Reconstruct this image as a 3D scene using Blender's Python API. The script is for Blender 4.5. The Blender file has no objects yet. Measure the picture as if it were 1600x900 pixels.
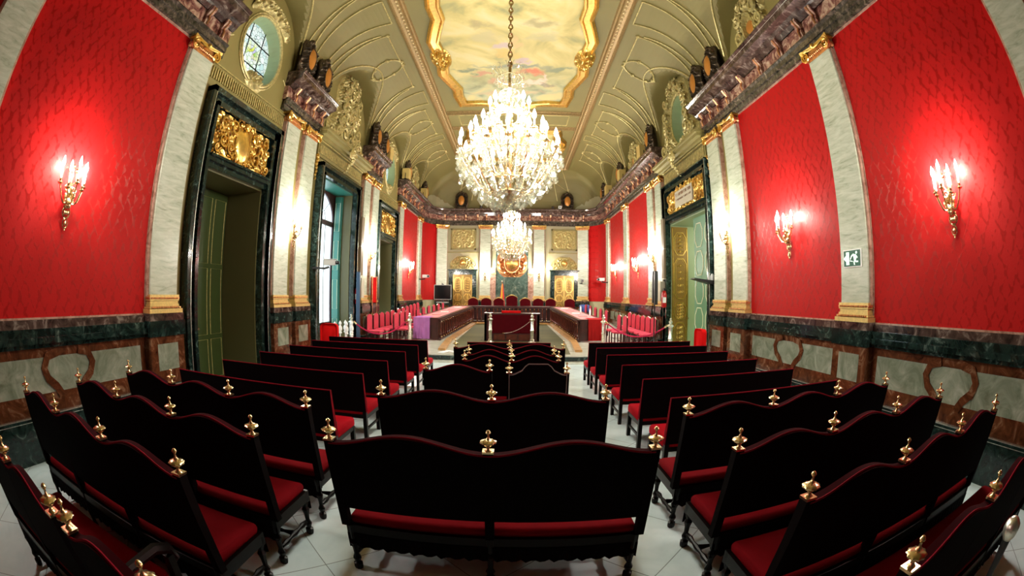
import bpy, math, random
from mathutils import Vector, Matrix
from math import sin, cos, pi, sqrt, atan2, exp, radians

random.seed(7)
SC = bpy.context.scene
COL = SC.collection

# ------------------------------------------------------------------ camera
CX, CZ = 0.175, 1.92
PITCH, ROLL, YAW = 0.0148, -0.0112, 0.0108
cam = bpy.data.cameras.new('camera')
cam.type = 'PANO'
cam.panorama_type = 'FISHEYE_EQUISOLID'
cam.sensor_width = 36.0
cam.fisheye_lens = 665.0 / 1600.0 * 36.0
cam.fisheye_fov = radians(220)
cam.clip_start = 0.02
camo = bpy.data.objects.new('camera', cam)
COL.objects.link(camo)
Rz = Matrix(((cos(YAW), -sin(YAW), 0), (sin(YAW), cos(YAW), 0), (0, 0, 1)))
Rx = Matrix(((1, 0, 0), (0, cos(PITCH), -sin(PITCH)), (0, sin(PITCH), cos(PITCH))))
Ry = Matrix(((cos(ROLL), 0, sin(ROLL)), (0, 1, 0), (-sin(ROLL), 0, cos(ROLL))))
RR = Rz @ Rx @ Ry
r_, f_, u_ = RR.col[0], RR.col[1], RR.col[2]
camo.matrix_world = Matrix(((r_[0], u_[0], -f_[0], CX), (r_[1], u_[1], -f_[1], 0), (r_[2], u_[2], -f_[2], CZ), (0, 0, 0, 1)))
SC.camera = camo

# ------------------------------------------------------------------ world, exposure, daylight
SC.view_settings.view_transform = 'Standard'
SC.view_settings.look = 'None'
SC.view_settings.exposure = 0.0
SC.view_settings.gamma = 1.0
w = bpy.data.worlds.new('daylight')
w.use_nodes = True
w.node_tree.nodes['Background'].inputs[0].default_value = (0.80, 0.93, 1.0, 1)
w.node_tree.nodes['Background'].inputs[1].default_value = 4.5
SC.world = w
SC.cycles.use_denoising = True
SC.cycles.max_bounces = 7
SC.cycles.diffuse_bounces = 4
SC.cycles.glossy_bounces = 3
SC.cycles.transmission_bounces = 4
SC.cycles.transparent_max_bounces = 8
SC.cycles.caustics_reflective = False
SC.cycles.caustics_refractive = False
SC.cycles.sample_clamp_indirect = 4.0

LAMP = (1.0, 0.955, 0.86)
SCONCE_W = 320.0
CH_W = 1150.0


def lamp(name, loc, watts, radius, parent=None):
    l = bpy.data.lights.new(name, 'POINT')
    l.energy = watts
    l.color = LAMP
    l.shadow_soft_size = radius
    o = bpy.data.objects.new(name, l)
    COL.objects.link(o)
    o.location = loc
    if parent:
        o.parent = parent
    return o


# ------------------------------------------------------------------ materials
def nodes(name):
    m = bpy.data.materials.new(name)
    m.use_nodes = True
    nt = m.node_tree
    return m, nt, nt.nodes['Principled BSDF']


def N(nt, kind, ins=None, **props):
    n = nt.nodes.new(kind)
    for k, v in props.items():
        setattr(n, k, v)
    for k, v in (ins or {}).items():
        if hasattr(v, 'is_output') or isinstance(v, bpy.types.NodeSocket):
            nt.links.new(v, n.inputs[k])
        else:
            n.inputs[k].default_value = v
    return n


def ramp(nt, fac, stops):
    r = nt.nodes.new('ShaderNodeValToRGB')
    nt.links.new(fac, r.inputs[0])
    e = r.color_ramp.elements
    while len(e) < len(stops):
        e.new(0.5)
    for i, (p, c) in enumerate(stops):
        e[i].position = p
        e[i].color = (c[0], c[1], c[2], 1)
    return r.outputs[0]


def bump(nt, b, h, strength, dist=0.01):
    n = N(nt, 'ShaderNodeBump', {'Height': h, 'Strength': strength, 'Distance': dist})
    nt.links.new(n.outputs[0], b.inputs['Normal'])


def plain(name, c, rough=0.5, metal=0.0, var=0.0, scale=8.0, bm=0.0, spec=0.5):
    m, nt, b = nodes(name)
    b.inputs['Base Color'].default_value = (*c, 1)
    b.inputs['Roughness'].default_value = rough
    b.inputs['Metallic'].default_value = metal
    b.inputs['Specular IOR Level'].default_value = spec
    if var or bm:
        t = N(nt, 'ShaderNodeTexCoord')
        n = N(nt, 'ShaderNodeTexNoise', {'Vector': t.outputs['Object'], 'Scale': scale, 'Detail': 4.0})
        if var:
            lo = tuple(x * (1 - var) for x in c)
            hi = tuple(min(1, x * (1 + var)) for x in c)
            nt.links.new(ramp(nt, n.outputs[0], [(0.3, lo), (0.7, hi)]), b.inputs['Base Color'])
        if bm:
            bump(nt, b, n.outputs[0], bm)
    return m


def marble(name, stops, scale=2.0, dist=6.0, rough=0.12, bands=False, rot=(0, 0, 0), squash=(1, 1, 1)):
    m, nt, b = nodes(name)
    t = N(nt, 'ShaderNodeTexCoord')
    mp = N(nt, 'ShaderNodeMapping', {'Vector': t.outputs['Object'], 'Rotation': rot, 'Scale': squash})
    if bands:
        n = N(nt, 'ShaderNodeTexWave', {'Vector': mp.outputs[0], 'Scale': scale, 'Distortion': dist, 'Detail': 4.0, 'Detail Scale': 1.3}, bands_direction='Z')
        fac = n.outputs[1]
    else:
        n = N(nt, 'ShaderNodeTexNoise', {'Vector': mp.outputs[0], 'Scale': scale, 'Detail': 7.0, 'Roughness': 0.65, 'Distortion': dist * 0.25})
        fac = n.outputs[0]
    nt.links.new(ramp(nt, fac, stops), b.inputs['Base Color'])
    b.inputs['Roughness'].default_value = rough
    return m


def emit(name, c, s, sample=False):
    m, nt, b = nodes(name)
    b.inputs['Base Color'].default_value = (*c, 1)
    b.inputs['Emission Color'].default_value = (*c, 1)
    b.inputs['Emission Strength'].default_value = s
    if not sample:
        m.cycles.emission_sampling = 'NONE'
    return m


def damask():
    m, nt, b = nodes('red_damask_silk')
    g = N(nt, 'ShaderNodeNewGeometry')
    s = N(nt, 'ShaderNodeSeparateXYZ', {0: g.outputs['Position']})

    def mth(op, a, c=None):
        n = nt.nodes.new('ShaderNodeMath')
        n.operation = op
        for i, v in enumerate((a, c)):
            if v is None:
                continue
            if isinstance(v, (int, float)):
                n.inputs[i].default_value = v
            else:
                nt.links.new(v, n.inputs[i])
        return n.outputs[0]
    y, z = mth('ADD', s.outputs[1], s.outputs[0]), s.outputs[2]
    nz = N(nt, 'ShaderNodeTexNoise', {'Vector': g.outputs['Position'], 'Scale': 10.0, 'Detail': 5.0}).outputs[0]
    nz = mth('SUBTRACT', nz, 0.5)
    # ogee lattice of leafy stems
    w1 = mth('SINE', mth('MULTIPLY', z, 2 * pi / 0.66))
    a1 = mth('SINE', mth('ADD', mth('MULTIPLY', y, 2 * pi / 0.33), mth('MULTIPLY', w1, 1.35)))
    a2 = mth('SINE', mth('ADD', mth('MULTIPLY', y, 2 * pi / 0.33), mth('MULTIPLY', w1, -1.35)))
    p = mth('MULTIPLY', a1, a2)
    lf = mth('MULTIPLY', mth('SINE', mth('MULTIPLY', z, 2 * pi / 0.085)), mth('SINE', mth('MULTIPLY', y, 2 * pi / 0.105)))
    v = mth('ADD', mth('ADD', mth('ABSOLUTE', p), mth('MULTIPLY', lf, 0.16)), mth('MULTIPLY', nz, 1.3))
    pat = ramp(nt, v, [(0.06, (1, 1, 1)), (0.16, (0, 0, 0))])
    mx = N(nt, 'ShaderNodeMix', {'Factor': pat}, data_type='RGBA')
    mx.inputs[6].default_value = (0.40, 0.0055, 0.0065, 1)
    mx.inputs[7].default_value = (0.29, 0.003, 0.0035, 1)
    nt.links.new(mx.outputs[2], b.inputs['Base Color'])
    ro = N(nt, 'ShaderNodeMapRange', {'Value': pat, 'To Min': 0.62, 'To Max': 0.36})
    nt.links.new(ro.outputs[0], b.inputs['Roughness'])
    b.inputs['Specular IOR Level'].default_value = 0.32
    b.inputs['Specular Tint'].default_value = (1.0, 0.36, 0.28, 1)
    fine = N(nt, 'ShaderNodeTexNoise', {'Vector': g.outputs['Position'], 'Scale': 40.0})
    bump(nt, b, mth('ADD', fine.outputs[0], mth('MULTIPLY', pat, 0.6)), 0.18, 0.004)
    return m


def floor_mat():
    m, nt, b = nodes('pale_floor_marble')
    t = N(nt, 'ShaderNodeTexCoord')
    mp = N(nt, 'ShaderNodeMapping', {'Vector': t.outputs['Object'], 'Rotation': (0, 0, radians(45))})
    br = N(nt, 'ShaderNodeTexBrick', {'Vector': mp.outputs[0], 'Scale': 1.0, 'Mortar Size': 0.004, 'Brick Width': 0.8, 'Row Height': 0.8,
                                     'Color1': (0.82, 0.95, 0.96, 1), 'Color2': (0.74, 0.89, 0.92, 1), 'Mortar': (0.30, 0.37, 0.37, 1)}, offset=0.0)
    n = N(nt, 'ShaderNodeTexNoise', {'Vector': t.outputs['Object'], 'Scale': 2.2, 'Detail': 8.0, 'Roughness': 0.6, 'Distortion': 1.2})
    mx = N(nt, 'ShaderNodeMix', {'Factor': 0.7}, data_type='RGBA', blend_type='MULTIPLY')
    nt.links.new(br.outputs[0], mx.inputs[6])
    nt.links.new(ramp(nt, n.outputs[0], [(0.3, (0.80, 0.85, 0.85)), (0.6, (1, 1, 1))]), mx.inputs[7])
    nt.links.new(mx.outputs[2], b.inputs['Base Color'])
    b.inputs['Roughness'].default_value = 0.16
    return m


def wood_floor():
    m, nt, b = nodes('grey_plank_carpet')
    t = N(nt, 'ShaderNodeTexCoord')
    br = N(nt, 'ShaderNodeTexBrick', {'Vector': t.outputs['Object'], 'Scale': 1.0, 'Mortar Size': 0.012, 'Brick Width': 2.2, 'Row Height': 0.35,
                                     'Color1': (0.13, 0.12, 0.05, 1), 'Color2': (0.095, 0.09, 0.04, 1), 'Mortar': (0.05, 0.05, 0.025, 1)})
    nt.links.new(br.outputs[0], b.inputs['Base Color'])
    b.inputs['Roughness'].default_value = 0.75
    b.inputs['Specular IOR Level'].default_value = 0.2
    return m


def canvas_mat():
    m, nt, b = nodes('painted_ceiling_canvas')
    t = N(nt, 'ShaderNodeTexCoord')
    n = N(nt, 'ShaderNodeTexNoise', {'Vector': t.outputs['Object'], 'Scale': 0.55, 'Detail': 5.0, 'Distortion': 1.6})
    c = ramp(nt, n.outputs[0], [(0.30, (0.26, 0.27, 0.12)), (0.42, (0.50, 0.42, 0.15)), (0.52, (0.62, 0.52, 0.20)), (0.66, (0.66, 0.58, 0.30))])
    sp = N(nt, 'ShaderNodeSeparateXYZ', {0: t.outputs['Object']})
    far = N(nt, 'ShaderNodeMapRange', {'Value': sp.outputs[1], 'From Min': 0.2, 'From Max': 2.6})
    n2 = N(nt, 'ShaderNodeTexNoise', {'Vector': t.outputs['Object'], 'Scale': 1.1, 'Detail': 4.0, 'Distortion': 0.8})
    c2 = ramp(nt, n2.outputs[0], [(0.36, (0.14, 0.18, 0.11)), (0.50, (0.36, 0.38, 0.22)), (0.64, (0.56, 0.46, 0.20))])
    mx = N(nt, 'ShaderNodeMix', {'Factor': far.outputs[0]}, data_type='RGBA')
    nt.links.new(c, mx.inputs[6])
    nt.links.new(c2, mx.inputs[7])
    cur = mx.outputs[2]
    nz = N(nt, 'ShaderNodeTexNoise', {'Vector': t.outputs['Object'], 'Scale': 2.6, 'Detail': 3.0})
    off = N(nt, 'ShaderNodeVectorMath', {0: nz.outputs[1], 1: (0.5, 0.5, 0.5)}, operation='SUBTRACT')
    off2 = N(nt, 'ShaderNodeVectorMath', {0: off.outputs[0], 'Scale': 0.95}, operation='SCALE')
    pos = N(nt, 'ShaderNodeVectorMath', {0: t.outputs['Object'], 1: off2.outputs[0]}, operation='ADD')
    # soft drapery-coloured patches of the canvas
    for (x, y, rx, ry, col, st) in [(0.55, 1.0, .42, .22, (0.62, .17, .08), .8), (-.95, 1.15, .40, .14, (.50, .25, .14), .75), (-.55, 1.7, .32, .25, (.55, .28, .16), .6),
                                    (0.75, 1.75, .45, .20, (.72, .52, .38), .8), (-.15, -.1, .45, .25, (.66, .44, .12), .7), (-.35, -.55, .30, .22, (.50, .38, .42), .6),
                                    (.30, .25, .26, .18, (.50, .36, .42), .6), (-.75, -1.1, .45, .3, (.50, .44, .22), .6), (.9, -1.1, .5, .28, (.46, .42, .22), .6),
                                    (1.2, 1.9, .3, .12, (.16, .14, .12), .5), (0.1, .62, 1.3, .16, (.24, .26, .17), .8), (-.9, -1.75, .35, .2, (.40, .33, .15), .7), (.75, -1.8, .4, .2, (.38, .32, .15), .7), (-1.4, .9, .5, .14, (.16, .20, .12), .7), (1.45, .75, .5, .16, (.20, .24, .14), .7), (.05, -.75, .16, .4, (.62, .42, .18), .8), (-.1, 2.5, 1.5, .14, (.50, .34, .20), .5), (.95, 1.35, .12, .35, (.70, .48, .36), .9)]:
        d = N(nt, 'ShaderNodeVectorMath', {0: pos.outputs[0], 1: (x, y, 0)}, operation='SUBTRACT')
        d2 = N(nt, 'ShaderNodeVectorMath', {0: d.outputs[0], 1: (1 / rx, 1 / ry, 0)}, operation='MULTIPLY')
        ln = N(nt, 'ShaderNodeVectorMath', {0: d2.outputs[0]}, operation='LENGTH')
        f = N(nt, 'ShaderNodeMapRange', {'Value': ln.outputs['Value'], 'From Min': 0.45, 'From Max': 1.2, 'To Min': min(1, st * 1.25), 'To Max': 0.0})
        q = N(nt, 'ShaderNodeMix', {'Factor': f.outputs[0]}, data_type='RGBA')
        nt.links.new(cur, q.inputs[6])
        q.inputs[7].default_value = (*col, 1)
        cur = q.outputs[2]
    nt.links.new(cur, b.inputs['Base Color'])
    b.inputs['Roughness'].default_value = 0.6
    return m


def stained_mat():
    m, nt, b = nodes('stained_glass')
    t = N(nt, 'ShaderNodeTexCoord')
    vo = N(nt, 'ShaderNodeTexVoronoi', {'Vector': t.outputs['Object'], 'Scale': 9.0})
    ln = N(nt, 'ShaderNodeVectorMath', {0: t.outputs['Object']}, operation='LENGTH')
    cen = N(nt, 'ShaderNodeMapRange', {'Value': ln.outputs['Value'], 'From Min': 0.10, 'From Max': 0.42})
    vv = N(nt, 'ShaderNodeSeparateXYZ', {0: vo.outputs['Color']})
    c1 = ramp(nt, vv.outputs[0], [(0.0, (0.25, 0.45, 0.05)), (0.35, (0.75, 0.72, 0.10)), (0.6, (0.55, 0.45, 0.75)), (0.8, (0.8, 0.9, 0.7))])
    c2 = ramp(nt, vv.outputs[1], [(0.0, (0.55, 0.75, 0.80)), (0.4, (0.85, 0.95, 0.95)), (0.9, (1, 1, 1))])
    mx = N(nt, 'ShaderNodeMix', {'Factor': cen.outputs[0]}, data_type='RGBA')
    nt.links.new(c1, mx.inputs[6])
    nt.links.new(c2, mx.inputs[7])
    ed = N(nt, 'ShaderNodeTexVoronoi', {'Vector': t.outputs['Object'], 'Scale': 9.0}, feature='DISTANCE_TO_EDGE')
    em = ramp(nt, ed.outputs[0], [(0.015, (0.03, 0.03, 0.03)), (0.04, (1, 1, 1))])
    m2 = N(nt, 'ShaderNodeMix', {'Factor': 1.0}, data_type='RGBA', blend_type='MULTIPLY')
    nt.links.new(mx.outputs[2], m2.inputs[6])
    nt.links.new(em, m2.inputs[7])
    tr = N(nt, 'ShaderNodeBsdfTransparent', {0: m2.outputs[2]})
    tl = N(nt, 'ShaderNodeBsdfTranslucent', {0: m2.outputs[2]})
    ms = N(nt, 'ShaderNodeMixShader', {0: 0.45, 1: tr.outputs[0], 2: tl.outputs[0]})
    nt.links.new(ms.outputs[0], nt.nodes['Material Output'].inputs[0])
    return m


def crystal_mat():
    m, nt, b = nodes('cut_crystal')
    tl = N(nt, 'ShaderNodeBsdfTranslucent', {0: (0.70, 0.71, 0.62, 1)})
    tr = N(nt, 'ShaderNodeBsdfTransparent', {0: (0.97, 0.98, 0.93, 1)})
    gl = N(nt, 'ShaderNodeBsdfGlossy', {0: (1, 1, 1, 1), 'Roughness': 0.08})
    fr = N(nt, 'ShaderNodeLayerWeight', {0: 0.35})
    a = N(nt, 'ShaderNodeMixShader', {0: 0.09, 1: tr.outputs[0], 2: tl.outputs[0]})
    c = N(nt, 'ShaderNodeMixShader', {0: fr.outputs[1], 1: a.outputs[0], 2: gl.outputs[0]})
    nt.links.new(c.outputs[0], nt.nodes['Material Output'].inputs[0])
    return m


def glass_mat():
    m, nt, b = nodes('frosted_window_glass')
    tr = N(nt, 'ShaderNodeBsdfTransparent', {0: (0.9, 0.97, 1.0, 1)})
    tl = N(nt, 'ShaderNodeBsdfTranslucent', {0: (0.95, 0.98, 1.0, 1)})
    ms = N(nt, 'ShaderNodeMixShader', {0: 0.4, 1: tr.outputs[0], 2: tl.outputs[0]})
    nt.links.new(ms.outputs[0], nt.nodes['Material Output'].inputs[0])
    return m


def velvet(name, c, sheen=0.25):
    m, nt, b = nodes(name)
    t = N(nt, 'ShaderNodeTexCoord')
    n = N(nt, 'ShaderNodeTexNoise', {'Vector': t.outputs['Object'], 'Scale': 5.0, 'Detail': 3.0})
    nt.links.new(ramp(nt, n.outputs[0], [(0.3, tuple(x * .8 for x in c)), (0.7, c)]), b.inputs['Base Color'])
    b.inputs['Roughness'].default_value = 0.85
    b.inputs['Specular IOR Level'].default_value = 0.06
    b.inputs['Sheen Weight'].default_value = sheen
    b.inputs['Sheen Tint'].default_value = (min(1, c[0] * 1.6), c[1] * 1.5, c[2] * 2, 1)
    return m


MT = {}
MT['silk'] = damask()
MT['wall'] = plain('olive_cream_paint', (0.235, 0.195, 0.060), 0.55, var=0.06, scale=1.2)
MT['wall_lit'] = plain('lit_cream_paint', (0.36, 0.33, 0.19), 0.55)  # lighter wall paint for the far wall, lamplight put into its colour
MT['wall_green'] = plain('pale_green_paint', (0.30, 0.38, 0.20), 0.5)
MT['dark'] = plain('dark_rear_plaster', (0.05, 0.045, 0.035), 0.8)
MT['ceil'] = plain('olive_ceiling_plaster', (0.175, 0.145, 0.040), 0.6, var=0.05, scale=0.8)
MT['pil'] = marble('pale_green_veined_marble', [(0.28, (0.26, 0.30, 0.21)), (0.42, (0.44, 0.48, 0.36)), (0.60, (0.55, 0.59, 0.47)), (0.75, (0.62, 0.65, 0.54))], 5.0, 2.5, 0.22, False, (0.45, 0.2, 0), (.6, .6, 3.2))
MT['pink'] = marble('pinkish_brown_marble', [(0.3, (0.20, 0.08, 0.05)), (0.6, (0.48, 0.30, 0.22))], 6, 4, 0.2)
MT['frieze'] = marble('rose_breccia_marble', [(0.34, (0.05, 0.014, 0.012)), (0.48, (0.22, 0.09, 0.07)), (0.6, (0.48, 0.32, 0.22)), (0.72, (0.62, 0.52, 0.38))], 5, 5, 0.18)
MT['purple'] = marble('dark_purple_marble', [(0.36, (0.022, 0.012, 0.010)), (0.54, (0.075, 0.045, 0.036)), (0.72, (0.30, 0.25, 0.21))], 4, 7, 0.12)
MT['arch'] = marble('brown_green_veined_marble', [(0.36, (0.015, 0.014, 0.010)), (0.52, (0.06, 0.05, 0.038)), (0.66, (0.16, 0.12, 0.095)), (0.78, (0.40, 0.36, 0.28))], 6, 6, 0.14)
MT['green'] = marble('dark_green_marble', [(0.38, (0.004, 0.009, 0.007)), (0.58, (0.014, 0.03, 0.025)), (0.76, (0.16, 0.22, 0.19))], 4.5, 7, 0.10)
MT['brown'] = marble('red_brown_marble', [(0.3, (0.03, 0.009, 0.004)), (0.55, (0.11, 0.036, 0.014)), (0.74, (0.28, 0.17, 0.10))], 3.5, 8, 0.14)
MT['inlay'] = marble('grey_green_inlay_marble', [(0.3, (0.11, 0.13, 0.08)), (0.55, (0.24, 0.27, 0.20)), (0.75, (0.40, 0.41, 0.33))], 3.0, 5, 0.16)
MT['slab'] = marble('mottled_green_slab', [(0.3, (0.012, 0.03, 0.02)), (0.52, (0.05, 0.10, 0.075)), (0.66, (0.16, 0.20, 0.15)), (0.8, (0.34, 0.36, 0.28))], 2.6, 6, 0.2)
MT['gold'] = plain('gilding', (0.86, 0.56, 0.16), 0.28, 1.0, var=0.2, scale=14)
MT['goldp'] = plain('gold_paint', (0.70, 0.50, 0.17), 0.34, 0.6, var=0.15, scale=20)
MT['oldgold'] = plain('dull_olive_gilding', (0.50, 0.42, 0.17), 0.40, 0.35, var=0.35, scale=18)
MT['copper'] = plain('coppery_gilding', (0.72, 0.36, 0.16), 0.32, 0.9, var=0.3, scale=18)
MT['bronze'] = plain('dark_bronze', (0.075, 0.055, 0.035), 0.35, 0.7, var=0.4, scale=15)
MT['amber'] = plain('amber_boss', (0.50, 0.20, 0.035), 0.30, 0.3)
MT['mould'] = plain('brown_gold_moulding', (0.30, 0.20, 0.075), 0.42, 0.4, var=0.3, scale=22)
MT['bead'] = plain('pale_gold_bead', (0.72, 0.56, 0.30), 0.35, 0.4)
MT['edge'] = velvet('dark_maroon_edge', (0.035, 0.001, 0.003), 0.05)
MT['seatred'] = velvet('bright_red_seat_velvet', (0.36, 0.003, 0.010), 0.25)
MT['mahogl'] = plain('warm_mahogany', (0.10, 0.022, 0.012), 0.25, var=0.3, scale=9)
MT['maroon'] = velvet('maroon_leather', (0.075, 0.002, 0.005), 0.1)
MT['gpaint'] = plain('olive_gold_ground', (0.30, 0.17, 0.035), 0.30, 0.35)
MT['brass'] = plain('polished_brass', (0.74, 0.56, 0.30), 0.25, 1.0)
MT['silver'] = plain('silvered_metal', (0.78, 0.78, 0.68), 0.3, 0.9, var=0.3, scale=30)
MT['wax'] = plain('ivory_candle', (0.85, 0.80, 0.62), 0.4)
MT['bulb'] = emit('flame_bulb', (1.0, 0.94, 0.80), 45)
MT['crystal'] = crystal_mat()
MT['glass'] = glass_mat()
MT['stained'] = stained_mat()
MT['lead'] = plain('black_iron', (0.01, 0.01, 0.01), 0.4, 0.5)
MT['floor'] = floor_mat()
MT['plank'] = wood_floor()
MT['step'] = marble('pale_step_marble', [(0.3, (0.50, 0.50, 0.40)), (0.6, (0.72, 0.72, 0.62))], 2, 5, 0.2)
MT['kerb'] = plain('honey_wood_kerb', (0.50, 0.26, 0.09), 0.35, var=0.3, scale=5)
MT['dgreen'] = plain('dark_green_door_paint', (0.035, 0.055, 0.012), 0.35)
MT['lgreen'] = plain('green_door_paint', (0.10, 0.26, 0.13), 0.35)
MT['teal'] = plain('teal_shutter_paint', (0.03, 0.17, 0.13), 0.35)
MT['cream'] = plain('cream_beading', (0.75, 0.75, 0.52), 0.4)
MT['olive'] = plain('olive_reveal_paint', (0.10, 0.09, 0.03), 0.45)
MT['wine'] = velvet('red_velvet', (0.17, 0.0015, 0.005), 0.10)
MT['wineback'] = velvet('black_maroon_backing', (0.0022, 0.0006, 0.0008), 0.0)
MT['pipe'] = velvet('crimson_piping', (0.20, 0.004, 0.014), 0.2)
MT['greypipe'] = velvet('grey_braid', (0.25, 0.20, 0.19), 0.3)
MT['ebony'] = plain('black_turned_wood', (0.003, 0.0015, 0.0012), 0.32, spec=0.14)
MT['mahog'] = plain('dark_mahogany', (0.038, 0.007, 0.006), 0.30, var=0.4, scale=6)
MT['rosec'] = velvet('rose_red_upholstery', (0.62, 0.07, 0.10), 0.7)
MT['pinkc'] = velvet('pink_red_leather', (0.75, 0.30, 0.28), 0.3)
MT['lilac'] = velvet('purple_cloth', (0.42, 0.16, 0.42), 0.4)
MT['redcloth'] = velvet('deep_red_cloth', (0.33, 0.012, 0.012), 0.2)
MT['white'] = plain('white_enamel', (0.85, 0.85, 0.82), 0.4)
MT['paper'] = plain('white_paper', (0.9, 0.9, 0.88), 0.6)
MT['black'] = plain('matt_black', (0.008, 0.008, 0.009), 0.35)
MT['screen'] = plain('switched_off_screen', (0.003, 0.003, 0.004), 0.12)
MT['grey'] = plain('grey_plastic', (0.28, 0.28, 0.26), 0.45)
MT['beige'] = plain('beige_box', (0.55, 0.50, 0.38), 0.5)
MT['tan'] = plain('brown_speaker_cloth', (0.22, 0.16, 0.09), 0.7)
MT['bluegrey'] = plain('blue_grey_metal', (0.05, 0.08, 0.13), 0.3, 0.5)
MT['extred'] = plain('red_enamel', (0.45, 0.01, 0.012), 0.25)
MT['cushred'] = velvet('bright_red_plush', (0.62, 0.006, 0.006), 0.3)
MT['sign'] = plain('exit_sign_green', (0.0, 0.09, 0.045), 0.4)
MT['signw'] = emit('exit_sign_white', (0.8, 1.0, 0.88), 0.6)
MT['blue'] = plain('blue_nylon', (0.02, 0.05, 0.20), 0.6)
MT['flagy'] = plain('yellow_flag_cloth', (0.80, 0.50, 0.03), 0.7)
MT['flagr'] = plain('red_flag_cloth', (0.60, 0.015, 0.015), 0.7)
MT['yellow'] = plain('yellow_lamp_housing', (0.62, 0.46, 0.16), 0.4, 0.2)
MT['rope'] = velvet('crimson_rope', (0.45, 0.02, 0.07), 0.6)
MT['canvas'] = canvas_mat()
MT['plaque'] = plain('pale_lettered_plaque', (0.62, 0.56, 0.42), 0.5)
MT['letter'] = plain('brown_lettering', (0.22, 0.10, 0.04), 0.5)


# ------------------------------------------------------------------ mesh builder
class M:
    def __init__(s):
        s.v, s.f, s.mi, s.mats, s.T = [], [], [], [], None
        s.cur = 0
        s.smooth = False

    def mat(s, k):
        if k not in s.mats:
            s.mats.append(k)
        s.cur = s.mats.index(k)
        return s

    def add(s, vs, fs):
        b = len(s.v)
        if s.T is not None:
            vs = [tuple(s.T @ Vector(p)) for p in vs]
        s.v += [tuple(p) for p in vs]
        s.f += [tuple(b + i for i in f) for f in fs]
        s.mi += [s.cur] * len(fs)
        return s

    def box(s, x0, x1, y0, y1, z0, z1):
        v = [(x, y, z) for x in (x0, x1) for y in (y0, y1) for z in (z0, z1)]
        return s.add(v, [(0, 1, 3, 2), (4, 6, 7, 5), (0, 4, 5, 1), (2, 3, 7, 6), (0, 2, 6, 4), (1, 5, 7, 3)])

    def rbox(s, x0, x1, y0, y1, z0, z1, r):
        # box with all long vertical-plane edges rounded in z profile (cushion)
        n = 4
        pts = []
        for cx, cy, a0 in ((x1 - r, z1 - r, 0), (x0 + r, z1 - r, 90), (x0 + r, z0 + r, 180), (x1 - r, z0 + r, 270)):
            for i in range(n + 1):
                a = radians(a0 + 90 * i / n)
                pts.append((cx + r * cos(a), cy + r * sin(a)))
        k = len(pts)
        mx, mz = (x0 + x1) / 2, (z0 + z1) / 2
        rings = []
        for yy, sh in ((y0, r), (y0 + r * .35, r * .3), (y0 + r, 0), (y1 - r, 0), (y1 - r * .35, r * .3), (y1, r)):
            rings.append([(mx + (p[0] - mx) * (1 - sh / max(1e-6, (x1 - x0) / 2)), yy, mz + (p[1] - mz) * (1 - sh / max(1e-6, (z1 - z0) / 2))) for p in pts])
        vs = [p for r_2 in rings for p in r_2]
        fs = [(a * k + i, a * k + (i + 1) % k, (a + 1) * k + (i + 1) % k, (a + 1) * k + i) for a in range(5) for i in range(k)]
        fs += [tuple(range(k))[::-1], tuple(5 * k + i for i in range(k))]
        return s.add(vs, fs)

    def lathe(s, prof, c=(0, 0, 0), n=12, axis='z', rib=0):
        vs, fs = [], []
        for (r, h) in prof:
            for i in range(n):
                a = 2 * pi * i / n
                rr = r * (1 + (rib * (1 if i % 2 else -1)))
                x, y = rr * cos(a), rr * sin(a)
                if axis == 'z':
                    vs.append((c[0] + x, c[1] + y, c[2] + h))
                elif axis == 'x':
                    vs.append((c[0] + h, c[1] + x, c[2] + y))
                else:
                    vs.append((c[0] + x, c[1] + h, c[2] + y))
        for a in range(len(prof) - 1):
            for i in range(n):
                fs.append((a * n + i, a * n + (i + 1) % n, (a + 1) * n + (i + 1) % n, (a + 1) * n + i))
        fs.append(tuple(range(n))[::-1])
        fs.append(tuple((len(prof) - 1) * n + i for i in range(n)))
        return s.add(vs, fs)

    def tube(s, pts, r, n=6, closed=False):
        P = [Vector(p) for p in pts]
        L = len(P)
        rs = r if isinstance(r, (list, tuple)) else [r] * L
        vs, fs = [], []
        up = Vector((0, 0, 1))
        pn = None
        for i, p in enumerate(P):
            a = P[i - 1] if (i or closed) else P[0]
            b = P[(i + 1) % L] if (i < L - 1 or closed) else P[-1]
            t = (b - a)
            t = t.normalized() if t.length > 1e-9 else Vector((0, 0, 1))
            if pn is None:
                q = up if abs(t.z) < .9 else Vector((1, 0, 0))
                pn = t.cross(q).normalized()
            else:
                pn = (pn - t * pn.dot(t))
                pn = pn.normalized() if pn.length > 1e-9 else t.orthogonal().normalized()
            bn = t.cross(pn)
            for k in range(n):
                an = 2 * pi * k / n
                vs.append(p + (pn * cos(an) + bn * sin(an)) * rs[i])
        for i in range(L - (0 if closed else 1)):
            j = (i + 1) % L
            for k in range(n):
                fs.append((i * n + k, i * n + (k + 1) % n, j * n + (k + 1) % n, j * n + k))
        if not closed:
            fs += [tuple(range(n))[::-1], tuple((L - 1) * n + k for k in range(n))]
        return s.add(vs, fs)

    def prism(s, poly, a0, a1, axis='y'):
        # poly in the two other coords; extruded along axis from a0 to a1
        n = len(poly)
        if axis == 'y':
            f = lambda p, a: (p[0], a, p[1])
        elif axis == 'x':
            f = lambda p, a: (a, p[0], p[1])
        else:
            f = lambda p, a: (p[0], p[1], a)
        vs = [f(p, a0) for p in poly] + [f(p, a1) for p in poly]
        fs = [tuple(range(n))[::-1], tuple(n + i for i in range(n))] + [(i, (i + 1) % n, n + (i + 1) % n, n + i) for i in range(n)]
        return s.add(vs, fs)

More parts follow.
